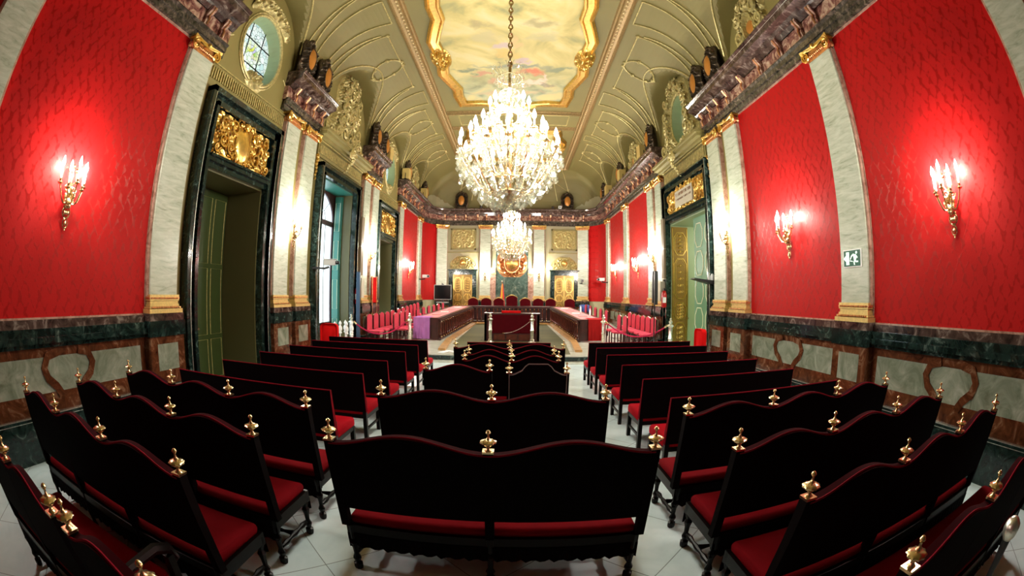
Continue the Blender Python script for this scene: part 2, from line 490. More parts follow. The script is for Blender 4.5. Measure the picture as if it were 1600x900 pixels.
    def sweep(s, path, prof, closed=False):
        # path of (x, y); prof of (inward offset, z); offset to the left of the walking direction
        L = len(path)
        vs, fs = [], []
        for i, p in enumerate(path):
            P = Vector(p)
            d1 = (P - Vector(path[i - 1])) if (i or closed) else None
            d2 = (Vector(path[(i + 1) % L]) - P) if (i < L - 1 or closed) else None
            d1 = d1.normalized() if d1 is not None else d2.normalized()
            d2 = d2.normalized() if d2 is not None else d1
            n1, n2 = Vector((-d1.y, d1.x)), Vector((-d2.y, d2.x))
            b = (n1 + n2)
            b = b.normalized() if b.length > 1e-6 else n1
            k = 1 / max(.35, b.dot(n1))
            for (d, z) in prof:
                q = P + b * d * k
                vs.append((q.x, q.y, z))
        m = len(prof)
        for i in range(L - (0 if closed else 1)):
            j = (i + 1) % L
            for k in range(m - 1):
                fs.append((i * m + k, j * m + k, j * m + k + 1, i * m + k + 1))
        if not closed:
            fs += [tuple(range(m)), tuple((L - 1) * m + k for k in range(m))[::-1]]
        return s.add(vs, fs)

    def ball(s, c, r, n=6, sq=(1, 1, 1)):
        prof = [(0.001, -r * sq[2])] + [(r * cos(radians(a)) * sq[0], r * sin(radians(a)) * sq[2]) for a in (-50, -15, 20, 55)] + [(0.001, r * sq[2])]
        return s.lathe(prof, c, n)

    def build(s, name, parent=None, smooth=False, loc=None, **tags):
        me = bpy.data.meshes.new(name)
        me.from_pydata([tuple(map(float, p)) for p in s.v], [], s.f)
        for k in s.mats:
            me.materials.append(MT[k])
        me.polygons.foreach_set('material_index', s.mi)
        if smooth or s.smooth:
            me.shade_smooth()
            if hasattr(me, 'set_sharp_from_angle'):
                me.set_sharp_from_angle(angle=radians(38))
        me.update()
        o = bpy.data.objects.new(name, me)
        COL.objects.link(o)
        if parent is not None:
            o.parent = parent
        if loc is not None:
            o.location = loc
        for k, v in tags.items():
            o[k] = v
        return o


def mk(k):
    return M().mat(k)


def empty(name, loc, rz=0.0, label=None, cat=None, group=None, kind=None):
    o = bpy.data.objects.new(name, None)
    COL.objects.link(o)
    o.location = loc
    o.rotation_euler = (0, 0, rz)
    o.empty_display_size = 0.1
    tag(o, label, cat, group, kind)
    return o


def tag(o, label=None, cat=None, group=None, kind=None):
    for k, v in (('label', label), ('category', cat), ('group', group), ('kind', kind)):
        if v:
            o[k] = v
    return o


def copy_tree(o, parent=None):
    c = o.copy()
    COL.objects.link(c)
    c.parent = parent
    for ch in list(o.children):
        copy_tree(ch, c)
    return c


def dup(o, loc, rz, label, group=None):
    c = copy_tree(o)
    c.location = loc
    c.rotation_euler = (0, 0, rz)
    c['label'] = label
    if group:
        c['group'] = group
    return c


class Kit:
    """first call gives the prototype, later calls give copies"""
    def __init__(s, fn):
        s.fn, s.p = fn, None

    def put(s, loc, rz, label, group=None):
        if s.p is None:
            s.p = s.fn()
            s.p.location = loc
            s.p.rotation_euler = (0, 0, rz)
            s.p['label'] = label
            if group:
                s.p['group'] = group
            return s.p
        return dup(s.p, loc, rz, label, group)


def wallT(side, y, z=0.0):
    """local (a along wall, d into the room, h up) -> world on a side wall; a runs along +Y"""
    sx = 1 if side == 'R' else -1
    return Matrix(((0, -sx, 0, sx * 5.0), (1, 0, 0, y), (0, 0, 1, z), (0, 0, 0, 1)))


def backT(x, y, z, rz=0.0):
    """local (a to the right, d towards the camera, h up)"""
    return Matrix.Translation((x, y, z)) @ Matrix.Rotation(rz, 4, 'Z') @ Matrix(((1, 0, 0, 0), (0, -1, 0, 0), (0, 0, 1, 0), (0, 0, 0, 1)))


# ------------------------------------------------------------------ ornament relief (carved scrollwork as real relief)
def relief(mb, w, h, nx, ny, depth, cents, mask=None, base=0.0, seed=1, cartouche=None, wavy=1.0):
    """carved panel in local (a, d, h), centred on a=0, h=0"""
    rnd = random.Random(seed)
    cs = []
    for (cx, cy, s, k, tw) in cents:
        cs.append((cx, cy, s, k, tw))
        if abs(cx) > 1e-3:
            cs.append((-cx, cy, s, k, -tw))
    vs, idx = [], {}
    for j in range(ny + 1):
        for i in range(nx + 1):
            a = -w / 2 + w * i / nx
            b = -h / 2 + h * j / ny
            d = 0.0
            for (cx, cy, s, k, tw) in cs:
                dx, dy = a - cx, b - cy
                r = sqrt(dx * dx + dy * dy) + 1e-6
                g = exp(-(r / s) ** 2 * 1.2)
                if g < .02:
                    continue
                th = atan2(dy, dx if tw > 0 else -dx)
                d = max(d, g ** .35 * (0.55 + 0.45 * cos(k * r / s - 2 * th * abs(tw))))
            d += 0.18 * wavy * sin(a * 37 / max(w, h) * 3 + 3 * sin(b * 9)) * sin(b * 41 / max(w, h) * 3)
            if cartouche:
                ex, ey, eh = cartouche
                q = sqrt((a / ex) ** 2 + (b / ey) ** 2)
                if q < 1:
                    d = eh * sqrt(max(0, 1 - q * q * .8))
                elif q < 1.18:
                    d = 1.0
            d = max(0.0, d) * depth
            if mask:
                mm = mask(a, b)
                if mm <= 0:
                    d = -0.03
                else:
                    d = d * min(1, mm * 4) + 0.004
            vs.append((a, base + d, b))
    fs = []
    W = nx + 1
    used, out = {}, []
    for j in range(ny):
        for i in range(nx):
            q = (j * W + i, j * W + i + 1, (j + 1) * W + i + 1, (j + 1) * W + i)
            if all(vs[t][1] < base - 0.02 for t in q):
                continue
            for t in q:
                if t not in used:
                    used[t] = len(out)
                    p = vs[t]
                    out.append((p[0], max(p[1], base - .008), p[2]))
            fs.append(tuple(used[t] for t in q))
    mb.add(out, fs)
    return mb


def scroll(mb, c, r, turns, th, plane='ad', flip=1, start=0.0, n=22):
    """spiral volute lying parallel to the wall, local (a, d, h)"""
    pts, rs = [], []
    for i in range(n):
        t = i / (n - 1)
        rr = r * (1 - t) ** 1.0 + r * 0.12
        an = start + flip * 2 * pi * turns * t
        pts.append((c[0] + rr * cos(an), c[1], c[2] + rr * sin(an)))
        rs.append(th * (1 - .55 * t))
    return mb.tube(pts, rs, 5)


def rocaille(m, specs, d=.10, th=.026, leaves=True):
    """mirrored carved scrolls with leaf beads; specs (x, z, radius, turns, start angle)"""
    for (x, z, r, tn, st) in specs:
        for sg in ((1, -1) if abs(x) > 1e-3 else (1,)):
            pts, rs = [], []
            n = 20
            for i in range(n):
                t = i / (n - 1)
                rr = r * (1 - t) + r * .12
                an = st + 2 * pi * tn * t
                pts.append((sg * (x + rr * cos(an)), d + .02 * sin(pi * t), z + rr * sin(an)))
                rs.append(th * (.45 + .75 * sin(pi * min(1, t * 1.15)) if t < .87 else .4))
            m.tube(pts, rs, 5)
            if leaves:
                for k in range(6):
                    an = st + 2 * pi * tn * .5 * k / 6
                    rr = r * (1 - .5 * k / 6) + th * 1.6
                    m.ball((sg * (x + rr * cos(an)), d - .01, z + rr * sin(an)), th * .9, 6, (1, .7, 1.5))
            m.ball((sg * x, d, z), th * 1.1, 6)


# ================================================================== STRUCTURE
YB, RC = 24.35, 1.5     # far wall and corner radius
RAMP0, RAMP1 = 15.3, 20.8


def zf(y):
    if y < 11.8:
        return 0.0
    if y < RAMP0:
        return 0.2
    return 0.2 + 0.3 * min(1, (y - RAMP0) / (RAMP1 - RAMP0))


def plan(y0, y1, corner=8):
    """wall line from the right side wall at y0 round the far end to the left wall at y1"""
    p = [(5, y0)]
    for i in range(corner + 1):
        a = pi / 2 * i / corner
        p.append((5 - RC + RC * cos(a), YB - RC + RC * sin(a)))
    for i in range(corner + 1):
        a = pi / 2 + pi / 2 * i / corner
        p.append((-5 + RC + RC * cos(a), YB - RC + RC * sin(a)))
    p.append((-5, y1))
    return p


# floor
mk('floor').box(-7.2, 7.2, -5, 11.8, -0.2, 0).build('floor', kind='structure')
m = mk('step')
m.box(-5, 5, 11.8, RAMP0, -0.2, 0.2)
m.add([(-5, RAMP0, .2), (5, RAMP0, .2), (5, RAMP1, .5), (-5, RAMP1, .5), (5, 25, .5), (-5, 25, .5)], [(0, 1, 2, 3), (3, 2, 4, 5)])
m.build('floor', kind='structure')
mk('green').box(-4.9, 4.9, 11.77, 11.8, 0.03, 0.17).mat('step').box(-4.95, 4.95, 11.55, 11.8, -0.01, 0.05).build('trim_1', kind='structure')
# grey planked court floor between the tables with honey-wood kerb
XI0, XI1 = 1.72, 1.62     # half width at y 12.3 and at far
m = mk('plank')
m.add([(-1.65, 12.1, .204), (1.75, 12.1, .204), (1.95, RAMP0, .204), (-2.0, RAMP0, .204), (1.62, 20.6, .495), (-1.75, 20.6, .495)], [(0, 1, 2, 3), (3, 2, 4, 5)])
m.build('floor', kind='structure')
m = mk('kerb')
for sx in (1, -1):
    pts = [(1.95 * sx, 12.6, .23), (2.16 * sx, RAMP0, .23), (1.72 * sx, 20.5, .515)]
    for a, b in zip(pts, pts[1:]):
        w_ = .22 * sx
        vs = [(a[0], a[1], a[2] - .06), (a[0] + w_, a[1], a[2] - .06), (a[0] + w_, a[1], a[2] + .04), (a[0], a[1], a[2] + .04)]
        vs += [(b[0], b[1], b[2] - .06), (b[0] + w_, b[1], b[2] - .06), (b[0] + w_, b[1], b[2] + .04), (b[0], b[1], b[2] + .04)]
        m.add(vs, [(0, 1, 2, 3), (4, 5, 6, 7), (0, 4, 5, 1), (1, 5, 6, 2), (2, 6, 7, 3), (3, 7, 4, 0)])
m.box(-1.75, 1.72, 20.45, 20.6, .45, .56)
m.build('trim_2', kind='structure')


# side walls with openings -------------------------------------------------
def wall_side(name, sx, opens, ovals):
    """opens: (y0,y1,ztop,arch) ; ovals (yc,zc,ry,rz)"""
    m = mk('wall')
    ys = sorted({-5.0, 25.0} | {v for o in opens for v in o[:2]} | {v for o in ovals for v in (o[0] - o[2], o[0] + o[2])})
    x0, x1 = sx * 5.0, sx * 6.0
    xa, xb = min(x0, x1), max(x0, x1)
    for a, b in zip(ys, ys[1:]):
        mid = (a + b) / 2
        zs = 0.0
        for o in opens:
            if o[0] < mid < o[1]:
                zs = o[2]
        ov = [o for o in ovals if o[0] - o[2] < mid < o[0] + o[2]]
        if not ov:
            m.box(xa, xb, a, b, zs, 9.2)
        else:
            yc, zc, ry, rz = ov[0]
            n = 24
            for i in range(n):
                u0, u1 = a + (b - a) * i / n, a + (b - a) * (i + 1) / n

                def hz(u):
                    return rz * sqrt(max(0, 1 - ((u - yc) / ry) ** 2))
                for sgn in (-1, 1):
                    e0, e1 = zc + sgn * hz(u0), zc + sgn * hz(u1)
                    lim = zs if sgn < 0 else 9.2
                    m.add([(x0, u0, lim), (x0, u1, lim), (x0, u1, e1), (x0, u0, e0), (x1, u0, e0), (x1, u1, e1), (x1, u1, lim), (x1, u0, lim)],
                          [(0, 1, 2, 3), (3, 2, 5, 4), (4, 5, 6, 7)])
                if zs > 0:
                    m.add([(x0, u0, zs), (x0, u1, zs), (x1, u1, zs), (x1, u0, zs)], [(0, 1, 2, 3)])
    return m.build(name, kind='structure')


OVL = [(6.2, 6.66, 0.74, 0.60), (15.95, 6.66, 0.62, 0.60)]
wall_side('wall_left', -1, [(5.2, 7.2, 3.95), (9.95, 12.35, 4.98), (14.95, 16.95, 3.95)], [(6.2, 6.75, .76, .80), (16.1, 6.85, .70, .80)])
wall_side('wall_right', 1, [(9.62, 12.62, 4.15)], [(11.15, 7.20, .66, .78)])
mk('dark').box(-7, 7, -5.2, -5, -0.2, 9.4).build('wall_front', kind='structure')
# curved far wall
path = plan(22.0, 22.0)
m = mk('wall_lit')
m.sweep([(5, 21.5)] + path[1:-1] + [(-5, 21.5)], [(0.01, 0), (0.01, 9.3), (-0.4, 9.3), (-0.4, 0)])
m.build('wall_back', kind='structure')

# ceiling: flat field, cove all round, lunettes cut into the cove ----------
ZS, ZC, CA = 6.78, 9.0, 2.05
LUN = [(2.4, 1.42, 8.35), (6.2, 1.45, 8.35), (11.15, 1.85, 8.55), (16.1, 1.45, 8.35), (19.9, 1.42, 8.35)]


def cove_d(x, y):
    q0, q1 = abs(x) - (5 - RC), (YB - RC) - ((YB - RC) - y if y < YB - 2.6 else 0) if False else (YB - (YB - y) * 1.4) - (YB - RC)
    return RC - (math.hypot(max(q0, 0), max(q1, 0)) + min(max(q0, q1), 0))


def cove_z(d):
    if d >= CA:
        return ZC
    d = max(0.0, d)
    t = (CA - d) / CA
    return ZS + (ZC - ZS) * sqrt(max(0, 1 - t * t))


def lun_z(y):
    for (yc, hw, zt) in LUN:
        t = abs(y - yc) / hw
        if t < 1:
            return 6.6 + (zt - 6.6) * sqrt(1 - t * t)
    return 0


def ceil_z(x, y):
    return max(cove_z(cove_d(x, y)), lun_z(y) if abs(x) > 2.9 else 0)


xs = [CA * (1 - cos(pi / 2 * i / 26)) for i in range(27)]
xs = [-5 + d for d in xs] + [-1.5, 0, 1.5] + [5 - d for d in reversed(xs)]
ys = set([-5.0, -3, -1, 0.5])
for (yc, hw, zt) in LUN:
    for i in range(-26, 27):
        ys.add(round(yc + hw * sin(pi / 2 * i / 26), 5))
y = 21.3
while y < YB:
    ys.add(y)
    y += 0.11
ys |= {YB - 0.05, YB}
for i in range(40):
    ys.add(round(0.6 + i * .55, 4))
ys = sorted(ys)
vs = [(x, y, ceil_z(x, y)) for y in ys for x in xs]
W = len(xs)
fs = [(j * W + i, j * W + i + 1, (j + 1) * W + i + 1, (j + 1) * W + i) for j in range(len(ys) - 1) for i in range(W - 1)]
m = mk('ceil').add(vs, fs)
c_ = m.build('ceiling', kind='structure')
mk('dark').box(-7.3, 7.3, -5.2, 25.5, 9.35, 9.5).build('roof_slab', kind='structure')

# gilded ceiling mouldings with beads ---------------------------------------
def beadline(mb, a, b, z, step, r):
    L = math.hypot(b[0] - a[0], b[1] - a[1])
    n = int(L / step)
    for i in range(n + 1):
        t = i / n
        mb.ball((a[0] + (b[0] - a[0]) * t, a[1] + (b[1] - a[1]) * t, z), r, 6)


XM, YE = 2.82, 22.85
m = mk('mould')
prof = [(-.20, 0), (-.20, -.05), (-.13, -.09), (-.10, -.05), (.0, -.05), (.02, -.10), (.10, -.12), (.13, -.06), (.17, -.05), (.20, 0)]
prof = [(d, ZC + z) for d, z in prof]
m.sweep([(XM, -4), (XM, YE), (-XM, YE), (-XM, -4)], prof)
m.mat('bead')
for sx in (1, -1):
    beadline(m, (sx * (XM - .04), 3), (sx * (XM - .04), YE), ZC - .065, .17, .058)
    beadline(m, (sx * (XM + .15), 3), (sx * (XM + .15), YE), ZC - .05, .12, .022)
beadline(m, (-XM, YE), (XM, YE), ZC - .075, .17, .055)
m.smooth = True
m.build('ceiling_trim', kind='structure')
m = mk('mould')
for yy in (5.0, 7.2 - .35, 15.35, 16.95, 21.5):
    m.sweep([(2.62, yy), (-2.62, yy)], [(d * .62, z) for d, z in prof])
    beadline(m, (2.6, yy), (-2.6, yy), ZC - .07, .13, .035)
m.mat('oldgold')
for (ya, yb) in ((15.65, 16.65), (5.35, 6.5)):
    m.sweep([(2.2, ya), (2.2, yb), (-2.2, yb), (-2.2, ya)], [(-.02, ZC), (0, ZC - .025), (.02, ZC)], closed=True)
m.build('ceiling_trim', kind='structure')

# ------------------------------------------------------------------ entablature
ENT = [(0, 5.88), (.10, 5.88), (.10, 6.0), (.13, 6.0), (.13, 6.10), (.17, 6.13)]
ENT_F = [(.11, 6.13), (.11, 6.46)]
ENT_C = [(.15, 6.44), (.22, 6.50), (.25, 6.54), (.30, 6.58), (.44, 6.62), (.44, 6.72), (.49, 6.78), (.49, 6.81), (0, 6.84)]


def entab(path, breaks, name='cornice'):
    m = mk('arch')
    m.sweep(path, ENT + [(.17, 6.15), (.11, 6.15)])
    m.mat('frieze')
    m.sweep(path, [(.0, 6.13)] + ENT_F + [(0, 6.46)])
    m.mat('purple')
    m.sweep(path, ENT_C + [(0, 6.5)])
    m.mat('silver')
    m.sweep(path, [(.43, 6.73), (.455, 6.735), (.455, 6.75), (.43, 6.75)])
    return m.build(name, kind='structure')


def consoles(mb, path_pts):
    """small gilt-edged rose-marble consoles across the frieze; path_pts: (x,y,nx,ny)"""
    for (x, y, nx, ny) in path_pts:
        T = Matrix(((-ny, nx, 0, x), (nx, ny, 0, y), (0, 0, 1, 0), (0, 0, 0, 1)))
        mb.T = T
        mb.mat('frieze')
        mb.prism([(.09, 6.14), (.17, 6.16), (.19, 6.25), (.16, 6.33), (.26, 6.44), (.27, 6.50), (.09, 6.50)], -.065, .065, 'x')
        mb.mat('copper')
        mb.tube([(0, .19, 6.16), (0, .215, 6.26), (0, .18, 6.34), (0, .29, 6.48)], .022, 5)
        mb.T = None


entab([(5, -4.6), (5, 9.5)], 0)
entab([(5, 12.8)] + plan(22, 22)[1:-1] + [(-5, 17.35)], 0)
entab([(-5, 4.95), (-5, -4.6)], 0)
entab([(-5, 9.5), (-5, 7.42)], 0)
entab([(-5, 14.85), (-5, 12.85)], 0)
m = M()
cp = []
for y in [1.6, 2.45, 3.3, 4.15, 4.65, 5.4, 6.2, 7.0, 7.75, 8.25, 8.7, 9.2, 13.1, 13.65, 14.1, 14.6, 15.4, 16.1, 16.9, 17.65, 18.15, 19.0, 19.8, 20.6, 21.4]:
    cp.append((5, y, -1, 0))
for y in [1.6, 2.45, 3.3, 4.15, 4.65, 7.75, 8.25, 8.7, 9.2, 13.1, 13.65, 14.1, 14.6, 17.65, 18.15, 19.0, 19.8, 20.6, 21.4]:
    cp.append((-5, y, 1, 0))
for x in [-4.0, -3.4, -2.8, -2.1, -1.6, -.9, -.3, .3, .9, 1.6, 2.1, 2.8, 3.4, 4.0]:
    yy = YB if abs(x) < 3.5 else YB - RC + sqrt(RC ** 2 - (abs(x) - 3.5) ** 2)
    cp.append((x, yy, 0, -1))
consoles(m, cp)
m.build('cornice_trim', kind='structure')

# ------------------------------------------------------------------ pilasters
def pilaster(T, half=.31, zb=0.0):
    m = M()
    m.T = T
    m.mat('pink').box(-half - .035, half + .035, -.01, .10, 1.81, 5.66)
    m.mat('pil').box(-half, half, 0, .135, 1.83, 5.66)
    # gilded base mouldings
    m.mat('goldp')
    for (e, z0, z1) in ((.075, 1.575, 1.635), (.055, 1.64, 1.665), (.03, 1.668, 1.70), (.015, 1.70, 1.745), (.03, 1.75, 1.775), (.03, 1.80, 1.835)):
        m.box(-half - e, half + e, -.01, .135 + e, z0, z1)
    m.mat('copper')
    m.box(-half - .04, half + .04, -.01, .165, 1.775, 1.80)
    for i in range(16):
        m.ball((-half + (i + .5) * 2 * half / 16, .18, 1.787), .016, 5)
        m.ball((-half - .02 + (i + .5) * (2 * half + .04) / 16, .20, 1.655), .017, 5)
    # Ionic capital: astragal, egg band, volutes, abacus
    m.mat('copper')
    m.box(-half - .01, half + .01, 0, .15, 5.65, 5.69)
    for i in range(13):
        m.ball((-half + (i + .5) * 2 * half / 13, .165, 5.725), .024, 5, (1, 1, 1.3))
    m.box(-half - .03, half + .03, 0, .15, 5.69, 5.82)
    m.mat('gold')
    for sg in (-1, 1):
        scroll(m, (sg * (half + .005), .185, 5.755), .095, 2.1, .022, flip=-sg, start=pi / 2, n=30)
        m.mat('copper').lathe([(.07, -.10), (.055, -.04), (.085, .0), (.08, .05)], (sg * (half + .005), .12, 5.755), 14, 'y').mat('gold')
        m.tube([(sg * (half - .01), .20, 5.845), (sg * .12, .21, 5.80), (0, .21, 5.795)], .018, 5)
    n = 12
    top = [(-half - .11 + (2 * half + .22) * i / n) for i in range(n + 1)]
    vs = []
    for x in top:
        dz = .055 * (abs(x) / (half + .11)) ** 2
        vs += [(x, .0, 5.835), (x, .15 + dz, 5.835), (x, .165 + dz, 5.885), (x, 0, 5.885)]
    fs = []
    for i in range(n):
        for k in range(4):
            fs.append((i * 4 + k, (i + 1) * 4 + k, (i + 1) * 4 + (k + 1) % 4, i * 4 + (k + 1) % 4))
    fs += [(0, 1, 2, 3), (n * 4, n * 4 + 3, n * 4 + 2, n * 4 + 1)]
    m.add(vs, fs)
    m.ball((0, .22, 5.83), .045, 7)
    # pedestal
    m.mat('purple').box(-half - .085, half + .085, -.01, .22, 1.47, 1.575)
    m.mat('green').box(-half - .10, half + .10, -.01, .24, 1.25, 1.47)
    m.mat('brown').box(-half - .085, half + .085, -.01, .21, .55, 1.25)
    m.mat('inlay').box(-half + .07, half - .07, .20, .214, .76, 1.14)
    m.mat('green').box(-half - .11, half + .11, -.01, .25, zb, .52)
    m.mat('silver').box(-half - .105, half + .105, 0, .245, .525, .535)
    return m.build('pilaster', kind='structure')


PY = [.60, 4.40, 8.0, 8.95, 13.35, 14.3, 17.9, 21.65]
for y in PY:
    pilaster(wallT('R', y), .30)
    pilaster(wallT('L', y), .30)
for x, y, rz in ((-4.18, 24.14, 0.46), (-1.64, YB, 0), (1.44, YB, 0), (4.0, 24.24, -0.34)):
    pilaster(backT(x, y, 0, rz), .30, .4)

# ------------------------------------------------------------------ red silk panels, dado
def panel(side, y0, y1):
    m = mk('silk')
    m.T = wallT(side, 0)
    m.box(y0, y1, 0, .03, 1.56, 5.88)
    m.mat('pink')
    for a in (y0 - .015, y1 - .02):
        m.box(a, a + .035, 0, .045, 1.56, 5.88)
    m.box(y0, y1, 0, .045, 5.845, 5.88)
    m.box(y0, y1, 0, .045, 1.55, 1.575)
    m.build('wall_%s' % ('right' if side == 'R' else 'left'), kind='structure')


for y0, y1 in ((-4.5, .27), (.93, 4.07), (4.73, 7.67), (14.63, 17.57), (18.23, 21.3)):
    panel('R', y0, y1)
for y0, y1 in ((-4.5, .27), (.93, 4.07), (18.23, 21.3)):
    panel('L', y0, y1)
m = mk('silk')
for sx in (1, -1):
    pts = [(sx * 5, 21.98)]
    for i in range(1, 7):
        a = pi / 2 * i / 9
        pts.append((sx * (5 - RC + RC * cos(a)), YB - RC + RC * sin(a)))
    if sx < 0:
        pts = pts[::-1]
    m.sweep(pts, [(0, 1.56), (.035, 1.56), (.035, 5.88), (0, 5.88)])
m.build('wall_back', kind='structure')


def dado(side, y0, y1, heart=True, single=False):
    m = M()
    m.T = wallT(side, 0)
    m.mat('purple').box(y0, y1, 0, .09, 1.46, 1.555)
    m.mat('green').box(y0, y1, 0, .14, 1.37, 1.46).box(y0, y1, 0, .17, 1.30, 1.37).box(y0, y1, 0, .11, 1.25, 1.30)
    m.mat('brown').box(y0, y1, 0, .06, .50, 1.25)
    m.mat('inlay').box(y0 + .10, y1 - .10, .05, .067, .74, 1.14)
    m.mat('green').box(y0, y1, 0, .10, 0, .50)
    m.mat('silver').box(y0, y1, 0, .105, .505, .513).box(y0, y1, 0, .105, .465, .472)
    if heart:
        c = (y0 + y1) / 2
        m.mat('brown')
        for sg in (-1, 1):
            P = [(c + sg * .18, 1.19), (c + sg * .36, 1.15), (c + sg * .43, 1.02), (c + sg * .38, .90), (c + sg * .25, .80), (c + sg * .19, .72), (c + sg * .18, .68)]
            w2 = .052
            L, R2 = [], []
            for i, p in enumerate(P):
                a, b = P[max(0, i - 1)], P[min(len(P) - 1, i + 1)]
                dx, dy = b[0] - a[0], b[1] - a[1]
                ln = math.hypot(dx, dy)
                nx_, ny_ = -dy / ln * w2, dx / ln * w2
                L.append((p[0] + nx_, p[1] + ny_))
                R2.append((p[0] - nx_, p[1] - ny_))
            for i in range(len(P) - 1):
                q = [L[i], L[i + 1], R2[i + 1], R2[i]]
                m.prism(q, .05, .082)
    m.build('wall_%s_trim' % ('right' if side == 'R' else 'left'), kind='structure')


for y0, y1, h in ((-4.5, .22, 0), (1.0, 4.0, 1), (4.8, 7.6, 1), (8.38, 8.57, 0), (9.3, 9.52, 0), (12.8, 12.98, 0), (14.7, 17.5, 1), (18.3, 21.2, 1)):
    dado('R', y0, y1, bool(h))
for y0, y1, h in ((-4.5, .22, 0), (1.0, 4.0, 1), (8.38, 8.57, 0), (9.3, 9.5, 0), (18.3, 21.2, 1)):
    dado('L', y0, y1, bool(h))

# ------------------------------------------------------------------ door and window surrounds
def surround(side, y0, y1, zo, zt, wid=.30, transom=True, oz=.0):
    """dark green marble architrave; opening y0..y1 up to zo, overdoor panel up to zt"""
    m = mk('green')
    m.T = wallT(side, 0)
    for (e0, e1, d) in ((0, .08, .16), (.08, .20, .10), (.20, wid, .19)):
        m.box(y0 - e1, y0 - e0, 0, d, 0, zt - .0 + e1 - wid)
        m.box(y1 + e0, y1 + e1, 0, d, 0, zt + e1 - wid)
        m.box(y0 - e1, y1 + e1, 0, d, zt - wid + e0, zt - wid + e1)
    m.mat('silver')
    m.box(y0 - .21, y0 - .20, .0, .195, .5, zt - wid + .2)
    m.box(y1 + .20, y1 + .21, .0, .195, .5, zt - wid + .2)
    m.mat('green')
    if transom:
        m.box(y0, y1, 0, .10, zo, zo + .10)
        m.box(y0, y1, 0, .16, zo + .10, zo + .18)
        m.box(y0, y1, 0, .20, zo + .18, zo + .22)
        m.box(y0, y1, 0, .05, zo + .22, zt - wid)
    return m.build('door_trim', kind='structure')


surround('L', 5.2, 7.2, 3.95, 5.32)
surround('L', 14.95, 16.95, 3.95, 5.32)
surround('L', 9.95, 12.35, 4.8, 5.28, transom=False)
surround('R', 9.62, 12.62, 4.15, 5.38, .23)


def overdoor(side, yc, zc, w, h, lab):
    o = empty('overdoor_relief', (0, 0, 0), label=lab, cat='relief')
    m = mk('gold')
    m.T = wallT(side, yc, zc)
    cents = [(.0, h * .40, .22, 5, 1), (.32, .22, .24, 7, 1), (.62, .28, .26, 7, 1), (.70, -.12, .26, 7, 1), (.34, -.26, .24, 8, 1), (.82, .10, .16, 6, 1), (.50, 0.02, .2, 7, 1), (0, -h * .42, .18, 6, 1), (w * .46, -h * .38, .15, 6, 1), (w * .46, h * .4, .15, 6, 1)]
    relief(m, w, h, 84, 52, .055, cents, base=.05, cartouche=(.24, .34, 1.7), wavy=.4)
    rocaille(m, [(.40, .20, .14, 1.5, .5), (.42, -.18, .15, 1.6, 2.5), (.70, .22, .13, 1.4, 4), (.68, -.10, .16, 1.7, 1.2), (.84, -.28, .09, 1.3, 3), (.56, .02, .09, 1.2, 5), (.20, .36, .08, 1.2, 0), (.20, -.36, .08, 1.2, 3), (.84, .08, .08, 1.2, 2)], .12, .024)
    rocaille(m, [(0, .33, .07, 1.2, 0)], .14, .03)
    m.build('relief_panel', o, True)
    return o


overdoor('L', 6.2, 4.60, 1.86, .80, 'gilded cartouche relief above the nearest tall doorway, under the first oval window')
overdoor('L', 15.95, 4.60, 1.86, .80, 'gilded relief above the far left doorway, beside the red silk wall')
# right overdoor: gilded scrolls round a lettered plaque
o = empty('lettered_overdoor', (0, 0, 0), label='gilded scrollwork frame around a pale lettered plaque above the open right-hand door', cat='relief')
m = mk('gold')
m.T = wallT('R', 11.12, 4.75)
rocaille(m, [(.88, .16, .15, 1.6, .5), (.92, -.16, .15, 1.6, 2.5), (1.2, .16, .13, 1.4, 4), (1.2, -.18, .13, 1.5, 1.2), (.5, .30, .06, 1.2, 0), (.5, -.30, .06, 1.2, 3), (.2, .30, .06, 1.2, 1), (.2, -.30, .06, 1.2, 3)], .11, .024)
relief(m, 2.75, .70, 120, 40, .06, [(.92, .12, .22, 7, 1), (.98, -.16, .2, 8, 1), (.55, .27, .14, 7, 1), (.5, -.28, .14, 7, 1), (.2, .29, .12, 6, 1), (.15, -.3, .12, 6, 1), (1.12, .02, .2, 7, 1)], base=.06)
m.build('scroll_frame', o, True)
m = mk('plaque')
m.T = wallT('R', 11.12, 4.75)
m.box(-.66, .66, .05, .125, -.24, .24)
m.build('plaque', o)
m = mk('letter')
m.T = wallT('R', 11.12, 4.75)
rn = random.Random(3)
for row, hh in ((.085, .085), (-.045, .05)):
    x = -.58
    while x < .56:
        wd = rn.uniform(.03, .06)
        m.box(x, x + .014, .12, .132, row, row + hh)
        if rn.random() < .7:
            m.box(x, x + wd, .12, .132, row + hh - .015, row + hh)
        if rn.random() < .6:
            m.box(x + wd - .014, x + wd, .12, .132, row, row + hh)
        x += wd + (.06 if rn.random() < .18 else .022)
m.build('inscription', o)


# pediment cornices over window bay C (both sides)
def pediment(side):
    m = mk('wall')
    m.T = wallT(side, 11.15)
    for (d, z0, z1) in ((.06, 5.42, 5.80), (.10, 5.80, 5.86), (.22, 5.86, 5.94), (.34, 5.94, 6.03), (.40, 6.03, 6.10)):
        m.box(-1.62 - d * .6, 1.62 + d * .6, 0, d, z0, z1)
    m.mat('oldgold')
    for i in range(44):
        x = -1.55 + i * 3.1 / 43
        m.box(x - .02, x + .02, .05, .085, 5.50, 5.76)
    for i in range(60):
        x = -1.6 + i * 3.2 / 59
        m.ball((x, .12, 5.83), .022, 5)
    m.build('pediment', kind='structure')
    return m


